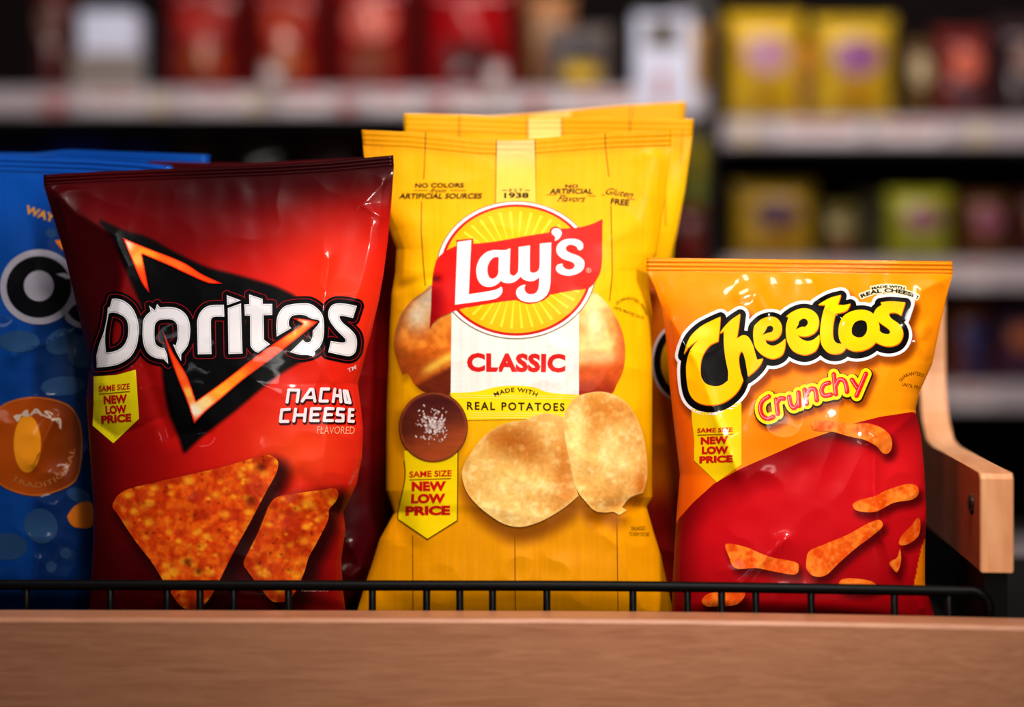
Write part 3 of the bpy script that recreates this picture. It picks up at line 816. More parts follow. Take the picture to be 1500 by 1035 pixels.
# ================================================================== orange cheese puff bag
kH = 1035 / 200.0; kI = 1294 / 200.0
def Hh(s): return P(s, 980, 420, kH)
def Ii(s): return P(s, 1150, 400, kI)
CHh = Hh("390,225* 330,252 240,300 165,372 130,445 112,510* 160,445 222,402* 160,480 133,570 130,660 143,770 172,838 230,880 310,895 400,880 475,835 530,775 562,705* 545,650 533,590 530,530 545,490 562,505 578,560 590,630 597,677* 645,640 690,590 713,540* 668,552* 650,490 632,430 600,378 560,365 513,392* 527,310 540,203* 470,250 412,310 384,352* 415,335* 415,430 427,540 447,640 445,710* 400,742 350,752 290,738 252,700 238,640 243,560 268,495 312,440 373,410* 383,320")
E1 = Hh("655,285* 700,245 760,225 815,235 850,280 852,340 825,385 780,405 730,398* 745,430 790,445 840,425 882,390* 880,450 860,510 810,540 760,540 700,510 655,460 640,400 638,340 645,300")
E1h = Hh("740,315 750,298 775,295 790,315 780,338 755,345 708,362* 728,338")
E2 = Ii("8,410* 60,370 140,335 220,335 290,375 320,440 310,520 270,570 200,598 130,590 105,560* 140,610 200,640 265,630 325,580* 325,650 290,730 210,770 140,765 70,730 25,660 8,580 10,490 30,420")
E2h = Ii("135,455 170,430 205,440 215,475 190,505 160,505 100,530* 125,490")
T2 = Ii("530,205* 440,228 370,262 312,300* 382,300* 357,380 338,480 332,580 347,680 400,745 470,765 540,748 590,690* 540,668 490,660 460,620 452,540 462,450 480,382* 540,370 590,345 620,287* 560,300 498,298* 515,255")
O3 = Ii("525,450* 560,400 630,360 720,345 800,360 860,410 892,490 890,570 860,650 800,705 720,735 640,735 570,700 520,640 505,570 510,500")
O3h = Ii("640,500 670,460 720,445 765,460 778,510 770,560 735,600 685,605 640,580 632,540")
S3 = Ii("1140,275* 1100,400* 1050,375 1000,375 985,390 1010,430 1080,480 1115,540 1115,600 1080,660 1010,690 930,685 850,650* 890,540* 930,570 980,575 995,555 970,520 900,470 850,420 840,380 870,330 915,300* 905,275* 1000,265")
PUFFW = [[CHh], [E1, E1h], [E2, E2h], [T2], [S3], [O3, O3h]]
_lo = [[l] for l in (CHh, E1, E2, T2, O3, S3)]
LOGO_B = shift([contour(lambda p: sdf(_lo, p), bbox(_lo, 18), 8.6, 0.7)], 0, 2.0)
LOGO_B = [[l for l in LOGO_B[0] if len(l) > 60]]
LOGO_W = shift([contour(lambda p: sdf(_lo, p), bbox(_lo, 20), 13.2, 0.7)], 0, 2.0)
LOGO_W = [[max(LOGO_W[0], key=len)]]; LOGO_B = [[max(LOGO_B[0], key=len)]]
FIELD_Y = lambda px: np.interp(px, [975, 990, 1015, 1046, 1083, 1133, 1176, 1220, 1250, 1290, 1337, 1375], [800, 764, 736, 708, 687, 665, 646, 631, 620, 610, 603, 600])
def kq(s): return P(s, 1120, 600, 897 / 260.0)
def kr(s): return P(s, 960, 600, 841 / 260.0)
PUFFS = [kq("235,65 260,52 350,58 440,70 520,68 590,90 635,130 645,180 630,215 600,220 560,180 500,150 430,135 340,110 260,105 238,90"),
         kq("445,480 480,455 560,435 620,405 720,375 770,385 778,425 740,455 650,470 560,515 470,510"),
         kq("210,770 225,715 300,680 420,630 520,575 580,555 595,590 540,640 460,700 380,770 310,835 250,840 215,810"),
         kq("680,680 690,640 740,585 775,545 788,580 775,640 720,680"),
         kq("632,770 670,745 683,700 690,760 670,820 645,800"),
         kr("335,635 430,650 500,680 560,700 660,720 680,745 660,780 560,765 480,750 380,750 350,700"),
         kr("220,900 270,865 420,860 390,920 300,930 240,930"),
         kq("380,865 430,850 540,865 560,900 480,920 390,905")]
_pf = [[l] for l in PUFFS]
CR = [P(s, 1090, 530, 7.5, closed=False) for s in ("272,378 205,425 178,500 198,585 258,622 322,602", "352,412* 372,570*", "362,450 395,402 438,400", "497,382 510,460 545,503 588,465 602,400 598,335*", "598,335* 606,480*",
      "665,305* 690,455*", "684,370 725,300 775,300 792,350 800,418*", "935,228 880,248 852,310 880,368 955,358", "985,135* 1010,352*", "1000,275 1045,195 1100,205 1125,270 1132,325*", "1185,195* 1245,285*", "1338,130* 1237,368*")]
_cr = [stroke(CR, 3.5)[0]]

def puff_paint(px, py, u, v):
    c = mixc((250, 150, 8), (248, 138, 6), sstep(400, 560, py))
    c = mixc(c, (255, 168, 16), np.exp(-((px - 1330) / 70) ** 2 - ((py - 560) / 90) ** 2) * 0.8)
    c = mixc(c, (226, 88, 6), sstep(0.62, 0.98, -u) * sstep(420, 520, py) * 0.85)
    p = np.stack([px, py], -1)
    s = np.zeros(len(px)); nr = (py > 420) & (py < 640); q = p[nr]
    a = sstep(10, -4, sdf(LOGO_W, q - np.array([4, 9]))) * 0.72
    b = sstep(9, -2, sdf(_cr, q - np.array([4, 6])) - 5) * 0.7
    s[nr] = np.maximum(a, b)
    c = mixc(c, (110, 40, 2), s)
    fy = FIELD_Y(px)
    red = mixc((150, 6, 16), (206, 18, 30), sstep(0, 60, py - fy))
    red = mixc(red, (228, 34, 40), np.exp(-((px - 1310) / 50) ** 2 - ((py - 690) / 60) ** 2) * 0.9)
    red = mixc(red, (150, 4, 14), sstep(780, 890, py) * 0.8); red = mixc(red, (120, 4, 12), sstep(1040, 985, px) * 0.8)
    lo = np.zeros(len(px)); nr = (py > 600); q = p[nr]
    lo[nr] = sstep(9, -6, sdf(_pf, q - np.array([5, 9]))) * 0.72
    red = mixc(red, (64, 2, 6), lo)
    side = (px > np.interp(py, [780, 800, 860], [1360, 1350, 1338])) & (py > 785) & (py < 862)
    return mixc(c, red, sstep(0.9, 3.0, py - fy) * (1 - side))
def field_col(px, py): return puff_paint(px, np.maximum(py, FIELD_Y(px) + 3.2), np.zeros(len(px)), px)

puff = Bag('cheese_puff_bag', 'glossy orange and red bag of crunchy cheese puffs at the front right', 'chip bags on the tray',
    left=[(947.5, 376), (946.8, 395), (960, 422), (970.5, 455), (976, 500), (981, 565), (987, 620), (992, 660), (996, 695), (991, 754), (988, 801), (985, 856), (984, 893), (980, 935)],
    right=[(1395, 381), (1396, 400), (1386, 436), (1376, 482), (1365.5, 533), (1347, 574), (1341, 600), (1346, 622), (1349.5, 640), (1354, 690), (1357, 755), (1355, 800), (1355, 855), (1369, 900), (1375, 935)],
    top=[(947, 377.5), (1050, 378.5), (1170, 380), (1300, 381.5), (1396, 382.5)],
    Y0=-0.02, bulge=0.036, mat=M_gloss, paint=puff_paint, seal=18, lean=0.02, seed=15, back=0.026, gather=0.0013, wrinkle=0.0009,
    creases=[([(1396, 402), (1350, 425), (1330, 470)], 0.004, 14, 'ridge'), ([(985, 470), (1020, 530), (1032, 560), (1050, 615), (1080, 690)], 0.0045, 14, 'ridge'),
             ([(1281, 640), (1281, 720), (1288, 775), (1310, 830), (1350, 890)], 0.006, 14, 'ridge'), ([(1340, 605), (1300, 640), (1280, 652)], 0.0026, 12, 'ridge'),
             ([(1190, 410), (1200, 440), (1238, 470)], 0.0022, 9, 'ridge'), ([(1085, 432), (1110, 425), (1125, 455)], 0.003, 13, 'gauss'),
             ([(1345, 720), (1300, 745), (1290, 790)], 0.0024, 10, 'ridge'), ([(1150, 790), (1085, 855)], 0.002, 9, 'ridge'), ([(1355, 480), (1345, 500), (1360, 520)], 0.0025, 9, 'gauss')])
_ys = np.array([640, 690, 755, 785, 792, 800, 830, 856, 862, 880, 915]); _in = np.array([0, 0, 0, 0, 8, 10, 14, 16, 2, 0, 0])
_re = [(np.interp(y, puff.right[:, 1], puff.right[:, 0]) - 2.5 - k, y) for y, k in zip(_ys, _in)]
_le = [(np.interp(y, puff.left[:, 1], puff.left[:, 0]) + 2.5, y) for y in (915, 893, 856, 801, 785)]
_tp = [(x, float(FIELD_Y(x))) for x in np.arange(994, 1340, 4)]
puff.decal('red_field', G(np.array(_tp + [(1341.5, 622)] + _re + _le)), field_col, 0, label='deep red lower field of the print')
fl = puff.decal('logo_backing', LOGO_W, (244, 236, 236), 1, label='white cloud outline of the logo')
puff.decal('logo_shadow', LOGO_B, (12, 8, 8), 2, fl, label='black backing of the logo')
puff.decal('lettering_edge', shift([[l] for l in (CHh, E1, E2, T2, S3, O3)], 0.8, 1.5), (226, 104, 12), 3, fl, label='orange edge')
def cheesy(px, py):
    c = mixc((255, 204, 4), (252, 190, 4), sstep(0.3, 0.7, NZ.fbm(px, py, 60, 2)))
    return mixc(c, (255, 226, 110), np.exp(-((px - 1030) / 18) ** 2 - ((py - 485) / 10) ** 2) * 0.7)
puff.decal('brand_lettering', [[CHh], [E1], [E2], [T2], [S3]], cheesy, 4, label='yellow bouncing lettering')
puff.decal('brand_lettering', [[O3]], cheesy, 5, label='yellow letter o')
for l in (E1h, E2h, O3h): puff.decal('lettering_counter', [[l]], (12, 8, 8), 6, fl)
cb = puff.decal('flavor_backing', shift(grow(_cr, 6.3, 0.5), 0.6, 1.0), (40, 22, 4), 1, label='black edge of the flavor word')
puff.decal('flavor_halo', grow(_cr, 4.8, 0.5), (252, 214, 10), 2, cb, label='yellow halo')
puff.decal('flavor_lettering', _cr, (222, 34, 42), 3, cb, label='red rounded lettering')
puff.decal('flavor_gloss', stroke([l + np.array([-1.3, -0.4]) for l in CR], 0.55), (246, 160, 160), 4, cb)
mc = U(text_arc('MADE WITH', 1301, 520, 98.5, 98.5, -104, -76, 4.2, bold=0.045), text_arc('REAL CHEESE!', 1301, 520, 92, 92, -115, -62.5, 6.0, bold=0.045))
ob = grow(mc, 1.8, 0.5)
mb = puff.decal('claim_backing', [[max(ob[0], key=len)]], (252, 236, 196), 2)
puff.decal('claim_lettering', mc, (36, 22, 8), 4, mb)
sp = U(text_arc('GUARANTEED', 1339, 566, 20, 17, -155, -52, 5.0, bold=0.0), text('UNTIL PRI', (1322, 560), (1347, 565), (1321, 564.5), bold=0.0))
puff.decal('small_print', sp, (110, 58, 4), 1)
for k, l in enumerate(PUFFS):
    puff.decal('puff_picture', [[l]], puff_col(k), 2, step=2.0, label='printed orange cheese puff')
badge(puff, poly((1013, 612), (1017, 645), (1016.6, 674), (1050, 706), (1086, 680), (1086, 590), (1013, 590)),
      [text('SAME SIZE', (1021.5, 627), (1073.5, 625.5), (1021, 633.5), bold=0.022), text('NEW', (1026.5, 640), (1067, 638), (1026.5, 651), bold=0.055), text('LOW', (1028, 653.5), (1067, 653), (1028, 665), bold=0.055), text('PRICE', (1024.5, 668), (1073.5, 666), (1024.5, 678.5), bold=0.055)],
      [(1022, 637), (1074, 635.5)], (246, 206, 12), (206, 30, 20), layer=1)

# ================================================================== blue bag at the left edge
def blue_paint(px, py, u, v):
    c = mixc((14, 88, 182), (6, 46, 100), sstep(252, 400, py))  # shadow over the bag below its top, painted as a darker blue
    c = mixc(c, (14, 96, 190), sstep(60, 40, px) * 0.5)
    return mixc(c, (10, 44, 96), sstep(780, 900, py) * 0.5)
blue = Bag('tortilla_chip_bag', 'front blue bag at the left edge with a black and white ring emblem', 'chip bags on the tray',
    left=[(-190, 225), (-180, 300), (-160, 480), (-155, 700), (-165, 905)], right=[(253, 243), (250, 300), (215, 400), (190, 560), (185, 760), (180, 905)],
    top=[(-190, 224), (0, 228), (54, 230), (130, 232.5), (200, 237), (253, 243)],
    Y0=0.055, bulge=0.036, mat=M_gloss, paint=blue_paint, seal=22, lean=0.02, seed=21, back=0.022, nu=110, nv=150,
    creases=[([(20, 520), (70, 500), (110, 480)], 0.004, 12, 'ridge'), ([(50, 680), (78, 615)], 0.004, 10, 'ridge'), ([(55, 820), (45, 880)], 0.003, 14, 'ridge')])
drops = [ell(75, 341, 8, 7), ell(92, 565, 32, 14, -4), ell(90, 500, 24, 18, -25), ell(122, 515, 22, 24, 20), ell(60, 770, 24, 26, -30), ell(96, 810, 8, 8), ell(75, 830, 8, 8), ell(115, 725, 18, 10, 20), ell(28, 500, 30, 16), ell(10, 800, 30, 20)]
for d in drops: blue.decal('printed_drop', [[d]], (44, 78, 118), 0, step=6)
for l in (P("98,756* 108,742 122,735 135,738 135,770 108,771"), P("80,352* 92,352 100,362 92,366")): blue.decal('printed_drop', [[l]], (214, 120, 24), 1, step=6, label='orange drop')
blue.decal('side_lettering', text('WAY', (40, 300), (82, 314), (36, 312), bold=0.03), (226, 160, 40), 1)
rg = blue.decal('ring_emblem', U(G(ell(57, 420, 57, 55)), G(P("98,452* 112,440 140,462 140,482 116,480 96,468"))), (160, 155, 166), 2, label='pale outer ring')
blue.decal('ring_dark', U(G(ell(57, 420, 47.5, 45)), G(P("99,458* 112,446 136,462 136,474 112,470"))), (10, 8, 12), 3, rg, label='black ring')
blue.decal('ring_center', U(G(ell(57, 418.5, 22, 22.5)), G(P("82,401* 95,400 104,406* 98,408"))), (160, 155, 166), 4, rg, label='pale disc')
bdg = P("-16,650 -10,612 8,590 52,580.5 98,591 117,616 121,652 116,694 98,714 52,726.5 6,714 -12,690")
bd = blue.decal('orange_badge', [[bdg]], lambda px, py: mixc((186, 84, 12), (126, 52, 8), sstep(30, 110, px)), 1, label='rounded orange badge')
blue.decal('badge_rim', [[contour(lambda p: sdf([[bdg]], p), bbox([[bdg]], 4), -1.2, 0.7)[0], contour(lambda p: sdf([[bdg]], p), bbox([[bdg]], 4), -2.1, 0.7)[0]]], (220, 140, 60), 2, bd)
blue.decal('badge_glow', G(ell(40, 650, 20, 42)), (246, 158, 30), 2, bd)
blue.decal('badge_lettering', text_arc('MASA', 52, 660, 46, 52, -126, -36, 10, bold=0.03), (214, 190, 170), 3, bd)
blue.decal('badge_small_lettering', text_arc('TRADITIONAL', 52, 652, 58, 62, 128, 4, 7.5, bold=0.0, inward=True), (196, 130, 70), 3, bd)

# ================================================================== bags standing behind
blue2 = Bag('tortilla_chip_bag', 'bright blue bag behind the blue ring bag, only its top edge in view', 'chip bags on the tray',
    left=[(-150, 214), (-140, 500), (-140, 900)], right=[(307, 226), (300, 300), (260, 450), (250, 900)], top=[(-150, 222), (54, 224), (100, 219), (170, 222), (307, 227)],
    Y0=0.125, bulge=0.032, mat=M_gloss, paint=lambda px, py, u, v: mixc((14, 92, 186), (10, 60, 120), sstep(260, 600, py)), seal=18, seed=22, back=0.02, nu=70, nv=90)
blue2.decal('printed_drop', G(ell(130, 260, 16, 10)), (62, 104, 150), 0)
nacho2 = Bag('nacho_chip_bag', 'dark red bag behind the nacho cheese bag, a sliver beside the yellow bag', 'chip bags on the tray',
    left=[(216, 234), (220, 400), (225, 900)], right=[(584, 228), (584, 300), (588, 450), (584, 640), (588, 752), (575, 860), (560, 905)],
    top=[(216, 236), (300, 238), (380, 239), (450, 235), (540, 231), (585, 229)],
    Y0=0.09, bulge=0.034, mat=M_gloss, paint=lambda px, py, u, v: mixc(mixc((84, 6, 14), (150, 12, 16), sstep(300, 500, py)), (74, 3, 8), sstep(600, 760, py)), seal=14, lean=0.02, seed=31, back=0.025, nu=100, nv=150,
    creases=[([(515, 800), (530, 830), (512, 845)], 0.004, 9, 'ridge')])
def lay2_paint(px, py, u, v):
    c = mixc((232, 168, 4), (246, 192, 8), sstep(190, 300, py))
    return mixc(c, (200, 150, 110), sstep(640, 680, py) * sstep(930, 960, px) * 0.7)
potato2 = Bag('potato_chip_bag', 'yellow bag second in its row, right edge beside the orange bag', 'chip bags on the tray',
    left=[(591, 164), (593, 195), (625, 280), (640, 500), (640, 900)], right=[(1016.5, 172), (1014, 200), (1003, 280), (992, 340), (984, 375), (970, 430), (960, 480), (958, 560), (957, 640), (962, 690), (974, 762), (961, 784), (975, 830), (990, 905)],
    top=[(591, 166), (680, 168), (770, 172), (840, 171), (900, 172), (1017, 174)],
    Y0=0.095, bulge=0.034, mat=M_satin, paint=lay2_paint, seal=24, lean=0.02, seed=41, ripple=0.0003, back=0.02, nu=120, nv=170)
plank(potato2, [[(673, 169), (672, 240)], [(772, 173), (773, 250)], [(823, 173), (824, 250)], [(923, 175), (921.5, 230)], [(973, 210), (975, 330)]], 0.8)
plank(potato2, [[(1000, 190), (997, 240)]], 0.5)
potato2.decal('date_strip', G(poly((774, 174), (822, 173.5), (822, 240), (774, 240))), (232, 206, 120), 1)
potato3 = Bag('potato_chip_bag', 'yellow bag at the back of its row, topmost edge in view', 'chip bags on the tray',
    left=[(603, 164), (606, 200), (640, 300), (640, 900)], right=[(1005, 147), (1002, 180), (990, 330), (975, 500), (972, 900)], top=[(603, 175), (700, 171), (778, 166), (840, 161), (920, 154), (1005, 148.5)],
    Y0=0.165, bulge=0.034, mat=M_satin, paint=lay2_paint, seal=24, lean=0.02, seed=43, ripple=0.0003, back=0.02, nu=90, nv=110)
potato3.decal('date_strip', G(poly((776, 168), (836, 163), (836, 240), (776, 240))), (232, 206, 120), 1)
plank(potato3, [[(925, 156), (924, 200)]], 0.8)
puff2 = Bag('cheese_puff_bag', 'orange bag behind the cheese puff bag, dark gap side of the yellow bag', 'chip bags on the tray',
    left=[(926, 404), (928, 450), (940, 560), (942, 700), (936, 900)], right=[(1372, 404), (1360, 500), (1335, 580), (1335, 900)], top=[(926, 404), (1150, 402), (1372, 406)],
    Y0=0.06, bulge=0.034, mat=M_gloss, paint=lambda px, py, u, v: mixc((206, 110, 10), (140, 20, 14), sstep(690, 760, py)), seal=16, lean=0.015, seed=51, back=0.02, nu=110, nv=140)
r2 = puff2.decal('logo_backing', G(ell(1000, 530, 46, 60)), (216, 206, 204), 1)
puff2.decal('logo_shadow', G(ell(1000, 530, 42.5, 55)), (12, 8, 8), 2, r2)
puff2.decal('logo_letter', G(ell(1004, 530, 36, 46)), (200, 150, 10), 3, r2)
# ================================================================== the tray the bags stand in
M_board = wood('pale_beech', (172, 116, 84), (196, 140, 106), scale=(9, 120, 120), rough=0.4)
M_panel = wood('side_beech', (206, 134, 82), (236, 180, 136), scale=(16, 3.0, 3.0), rough=0.45)
M_face = wood('side_beech_shaded', (150, 84, 44), (180, 108, 62), scale=(16, 3.0, 12.0), rough=0.5)  # same beech, darker: shade on the panel's broad faces put into the colour
M_black = plain('black_coated_wire', (4, 4, 4), rough=0.45, vary=0.2, scale=200, spec=0.15)
M_deck = plain('black_deck', (7, 6, 6), rough=0.7, spec=0.15)
M_metal = plain('dark_steel', (92, 80, 70), rough=0.3, metal=0.9, scale=150)

def bow(x): return -0.030 * (max(x, 0) / 0.36) ** 1.7 + 0.004 * (max(-x, 0) / 0.36)

tray = thing('display_tray', 'pale wooden display tray with low front board holding the chip bags', 'display stand', (0, 0, DECK))
TOPZ = zat(906, 1.255) - DECK
bm = bmesh.new()
prof = [(-0.135, -0.075), (-0.135, TOPZ - 0.003), (-0.1325, TOPZ - 0.0004), (-0.129, TOPZ), (-0.100, TOPZ), (-0.0975, TOPZ - 0.001), (-0.0965, TOPZ - 0.003), (-0.0965, -0.075)]
xs = [-0.75 + 1.5 * i / 60 for i in range(61)]
rings = [[bm.verts.new((x, y + bow(x), z)) for y, z in prof] for x in xs]
n = len(prof)
for a, b in zip(rings, rings[1:]):
    for k in range(n): bm.faces.new((a[k], a[(k + 1) % n], b[(k + 1) % n], b[k]))
bm.faces.new(rings[0]); bm.faces.new(rings[-1])
bm_obj('front_board', bm, M_board, tray)
bm = bmesh.new(); bm_box(bm, (-0.74, -0.088, -0.03), (0.74, 0.45, -0.0005))
bm_obj('deck', bm, M_deck, tray)
bm = bmesh.new(); bm_box(bm, (-0.75, -0.08, -0.98), (0.75, 0.45, -0.031), 0.004); bm_box(bm, (-0.73, -0.06, -DECK), (0.73, 0.43, -0.97))
bm_obj('base_cabinet', bm, M_panel, tray)

d0 = 1.272
X0, Y0p = xat(1436, d0), d0 - D
zf = zat(693, d0) - DECK
def side_profile():
    up = zat(408, 1.62) - DECK
    zl = zat(838, d0) - DECK
    pts = [(0, zl), (0, zf - 0.004), (0.003, zf - 0.0005), (0.008, zf)]
    s0, sb, r = 0.245, 0.335, 0.075
    pts.append((s0, zf + 0.002))
    cx, cz = sb - r, zf + 0.002 + r
    for k in range(1, 10):
        a = math.radians(-90 + 90 * k / 9); pts.append((cx + r * math.cos(a) + 0.0, cz + r * math.sin(a)))
    pts += [(sb, up - 0.03), (sb + 0.008, up - 0.008), (sb + 0.03, up), (sb + 0.10, up), (sb + 0.10, zl)]
    return pts
sd = thing('tmp', '', '')
bpy.data.objects.remove(sd)
def side_panel(x0, y0, ang, thick):
    bm = bmesh.new(); pts = side_profile()
    A_ = [bm.verts.new((0, s, z)) for s, z in pts]; B_ = [bm.verts.new((thick, s, z)) for s, z in pts]
    bm.faces.new(A_); bm.faces.new(B_[::-1])
    m = len(pts)
    for k in range(m): bm.faces.new((A_[k], B_[k], B_[(k + 1) % m], A_[(k + 1) % m]))
    bmesh.ops.bevel(bm, geom=[e for e in bm.edges if all(len(f.verts) <= 4 for f in e.link_faces) is False], offset=0.0012, segments=1, affect='EDGES')
    o = bm_obj('side_panel', bm, M_panel, tray, loc=(x0, y0, 0))
    o.data.materials.append(M_face)
    for f in o.data.polygons:
        if abs(f.normal.x) > 0.9: f.material_index = 1
    o.rotation_euler = (0, 0, ang)
    return o
ang = -math.atan(254 / 2500.0)
sp_ = side_panel(X0, Y0p, ang, 0.0245)
o = side_panel(-0.74, Y0p, 0.0, 0.0245)
bm = bmesh.new(); bm_box(bm, (0.004, 0.004, -0.0005), (0.0205, 0.43, zat(838, d0) - DECK - 0.0002)); o = bm_obj('basket_side', bm, M_deck, tray, loc=(X0, Y0p, 0)); o.rotation_euler = (0, 0, ang)
bm = bmesh.new(); bm_box(bm, (0.004, 0.004, -0.0005), (0.0205, 0.43, zat(838, d0) - DECK - 0.0002)); bm_obj('basket_side', bm, M_deck, tray, loc=(-0.74, Y0p, 0))
# bolt through the inner face of the right side panel
bm = bmesh.new()
bmesh.ops.create_cone(bm, cap_ends=True, segments=28, radius1=0.0085, radius2=0.0075, depth=0.003)
for v in list(bm.verts): v.co = Vector((-v.co.z, v.co.x, v.co.y))
bm_tube(bm, [(-0.0026, 0, 0), (-0.002, 0, 0)], 0.0045, 6)
bolt_s = 0.036
b_ = bm_obj('bolt', bm, M_metal, sp_, smooth=False, loc=(-0.0005, bolt_s, zat(738, d0 + bolt_s) - DECK))

# ------------------------------------------------------------------ wire guard rail
rail = thing('guard_rail', 'black wire guard rail running along the wooden front board', 'rail', (0, -0.085, DECK))
RZ = zat(857.5, 1.305) - DECK
xr = xat(1452, 1.27)
bm = bmesh.new()
pts = [(-0.70, bow(-0.70), RZ)] + [(x, bow(x), RZ) for x in np.linspace(-0.68, xr - 0.012, 50)]
for k in range(1, 7):
    a = math.radians(90 - 90 * k / 6); pts.append((xr - 0.012 + 0.012 * math.cos(a), bow(xr), RZ - 0.012 + 0.012 * math.sin(a)))
pts.append((xr, bow(xr), 0.0))
bm_tube(bm, pts, 0.0040, 14)
bm_obj('top_bar', bm, M_black, rail, smooth=True)
first = None
for px in (-60, -5, 39, 161.6, 245, 293, 342, 422.5, 545.5, 625, 673.5, 721.5, 801, 927, 1007, 1057, 1107, 1188, 1310, 1390):
    x = xat(px, 1.305)
    for _ in range(3): x = xat(px, 1.305 + bow(x))
    bm = bmesh.new()
    bm_tube(bm, [(0, 0, 0.0), (0, 0, RZ - 0.001)], 0.0028, 10)
    bm_obj('post', bm, M_black, rail, smooth=True, loc=(x, bow(x), 0))
bm = bmesh.new()
bm_tube(bm, [(-0.70, bow(-0.70), 0.004)] + [(x, bow(x), 0.004) for x in np.linspace(-0.68, xr, 40)], 0.003, 8)
bm_obj('bottom_bar', bm, M_black, rail, smooth=True)

# ================================================================== shop behind
M_floor = plain('grey_shop_floor', (84, 78, 74), rough=0.35, scale=3)
M_wall = plain('dark_back_wall', (40, 34, 32), rough=0.8, scale=4)
bm = bmesh.new(); bm_box(bm, (-5, -5, -0.1), (5, 4.2, 0)); o = bm_obj('floor', bm, M_floor); o['kind'] = 'structure'
bm = bmesh.new(); bm_box(bm, (-5, 4.1, 0), (5, 4.2, 3.2)); o = bm_obj('wall_back', bm, M_wall); o['kind'] = 'structure'

GY = 2.60; GD = GY + D
M_shelf = plain('grey_shelf_metal', (176, 164, 166), rough=0.45, scale=5)
M_back = plain('dark_shelf_back', (20, 13, 12), rough=0.8, spec=0.1)
M_rail = plain('price_rail_plastic', (186, 172, 176), rough=0.35)
M_post = plain('shelf_post', (90, 84, 84), rough=0.5)

def gondola(x0, x1, lips, label, labels, name='shelf_unit'):
    """lips: list of (py top, py bottom) of each shelf's price rail"""
    xa, xb = xat(x0, GD), xat(x1, GD)
    root = thing(name, label, 'shelf', ((xa + xb) / 2, GY, 0))
    hw = (xb - xa) / 2
    bm = bmesh.new(); bm_box(bm, (-hw, 0.46, 0.0), (hw, 0.49, 2.25))
    bm_obj('back_panel', bm, M_back, root)
    bm = bmesh.new(); bm_box(bm, (-hw, 0.02, 0.0), (hw, 0.46, 0.14)); bm_obj('plinth', bm, M_back, root)
    for sx in (-hw + 0.012, hw - 0.012):
        bm = bmesh.new(); bm_box(bm, (sx - 0.012, 0.42, 0), (sx + 0.012, 0.46, 2.25)); bm_obj('upright', bm, M_post, root)
    zs = []
    for (a, b), lab in zip(lips, labels):
        zt, zb = zat(a, GD), zat(b, GD)
        s = thing('shelf', lab, 'shelf', ((xa + xb) / 2, GY, zt - 0.006), 0, 'shelves of the far units')
        bm = bmesh.new(); bm_box(bm, (-hw + 0.03, 0.002, -0.024), (hw - 0.03, 0.415, 0)); bm_obj('shelf_board', bm, M_shelf, s)
        bm = bmesh.new(); bm_box(bm, (-hw + 0.002, -0.012, zb - zt + 0.006), (hw - 0.002, 0.002, 0.006), 0.003)
        bm_box(bm, (-hw + 0.002, -0.018, zb - zt + 0.006), (hw - 0.002, -0.011, zb - zt + 0.010)); bm_obj('price_rail', bm, M_rail, s)
        zs.append(zt - 0.006)
    return zs
LZ = gondola(-300, 1036, [(130, 168), (452, 490), (780, 818)], 'dark backed grey shelf frame behind the yellow bag, left of the gap',
             ['upper shelf of the left unit holding red packets', 'lower shelf of the left unit holding dark packets', 'lowest shelf of the left unit, hidden low behind the bags'])
RZs = gondola(1056, 2500, [(173, 213), (380, 422), (560, 598), (800, 838)], 'dark backed grey shelf frame at the right behind the orange bag',
              ['upper shelf of the right unit holding bright yellow packets', 'second shelf of the right unit, level with the orange bag top', 'third shelf of the right unit, beside the tray upright', 'lowest shelf of the right unit, behind the tray side'])

# price tags on the rails
tagm = [plain('paper_tag', (216, 206, 208), rough=0.6), plain('red_tag', (176, 92, 88), rough=0.6), plain('cream_tag', (206, 186, 150), rough=0.6)]
def price_tag(px, py, w, kind, label, zb):
    ww = w / F * GD / 2; z0 = zat(zb, GD) + 0.0042; hh = zat(zb, GD) * 0 + 0.046
    root = thing('price_tag', label, 'price tag', (xat(px, GD), GY - 0.0125, z0), 0, 'price tags on the shelf rails')
    bm = bmesh.new(); bm_box(bm, (-ww, -0.002, 0), (ww, 0.0, hh)); bm_obj('tag_card', bm, tagm[kind], root)
    bm = bmesh.new(); bm_box(bm, (-ww * 0.8, -0.0026, hh * 0.62), (ww * 0.8, -0.002, hh * 0.86)); bm_obj('tag_print', bm, tagm[1 if kind == 0 else 0], root)
for px, w, k, lab in ((82, 34, 1, 'reddish price tag on the rail, far left above the blue bag'), (170, 90, 0, 'long pale price tag above the blue bag, under the white box'), (236, 20, 2, 'cream price tag on the rail, right of the long pale tag'), (318, 84, 0, 'long pale price tag above the dark red bag'),
                      (372, 18, 2, 'cream price tag in the middle of the left rail'), (445, 76, 0, 'pale price tag left of the red tag, between two bags'), (508, 22, 1, 'red price tag left of the yellow bag'), (575, 70, 0, 'pale price tag at the upper left corner of the yellow bag'),
                      (645, 24, 1, 'red price tag above the yellow bag, left one'), (705, 84, 0, 'long pale price tag above the yellow bag'), (784, 22, 1, 'red price tag above the middle of the yellow bag'), (880, 120, 0, 'longest pale price tag, above the right of the yellow bag')):
    price_tag(px, 148, w, k, lab, 168)
for px, py, w, k, lab in ((1092, 193, 26, 2, 'cream price tag at the left end of the upper right rail'), (1200, 193, 120, 0, 'long pale price tag on the upper right rail'), (1330, 193, 90, 0, 'pale price tag right of centre on the upper right rail'), (1432, 193, 24, 2, 'cream price tag at the right of the upper right rail'),
                          (1425, 400, 40, 0, 'pale price tag on the rail right of the orange bag top'), (1420, 578, 60, 0, 'pale price tag on the lowest rail seen above the tray side')):
    price_tag(px, py, w, k, lab, {193: 213, 400: 422, 578: 598}[py])

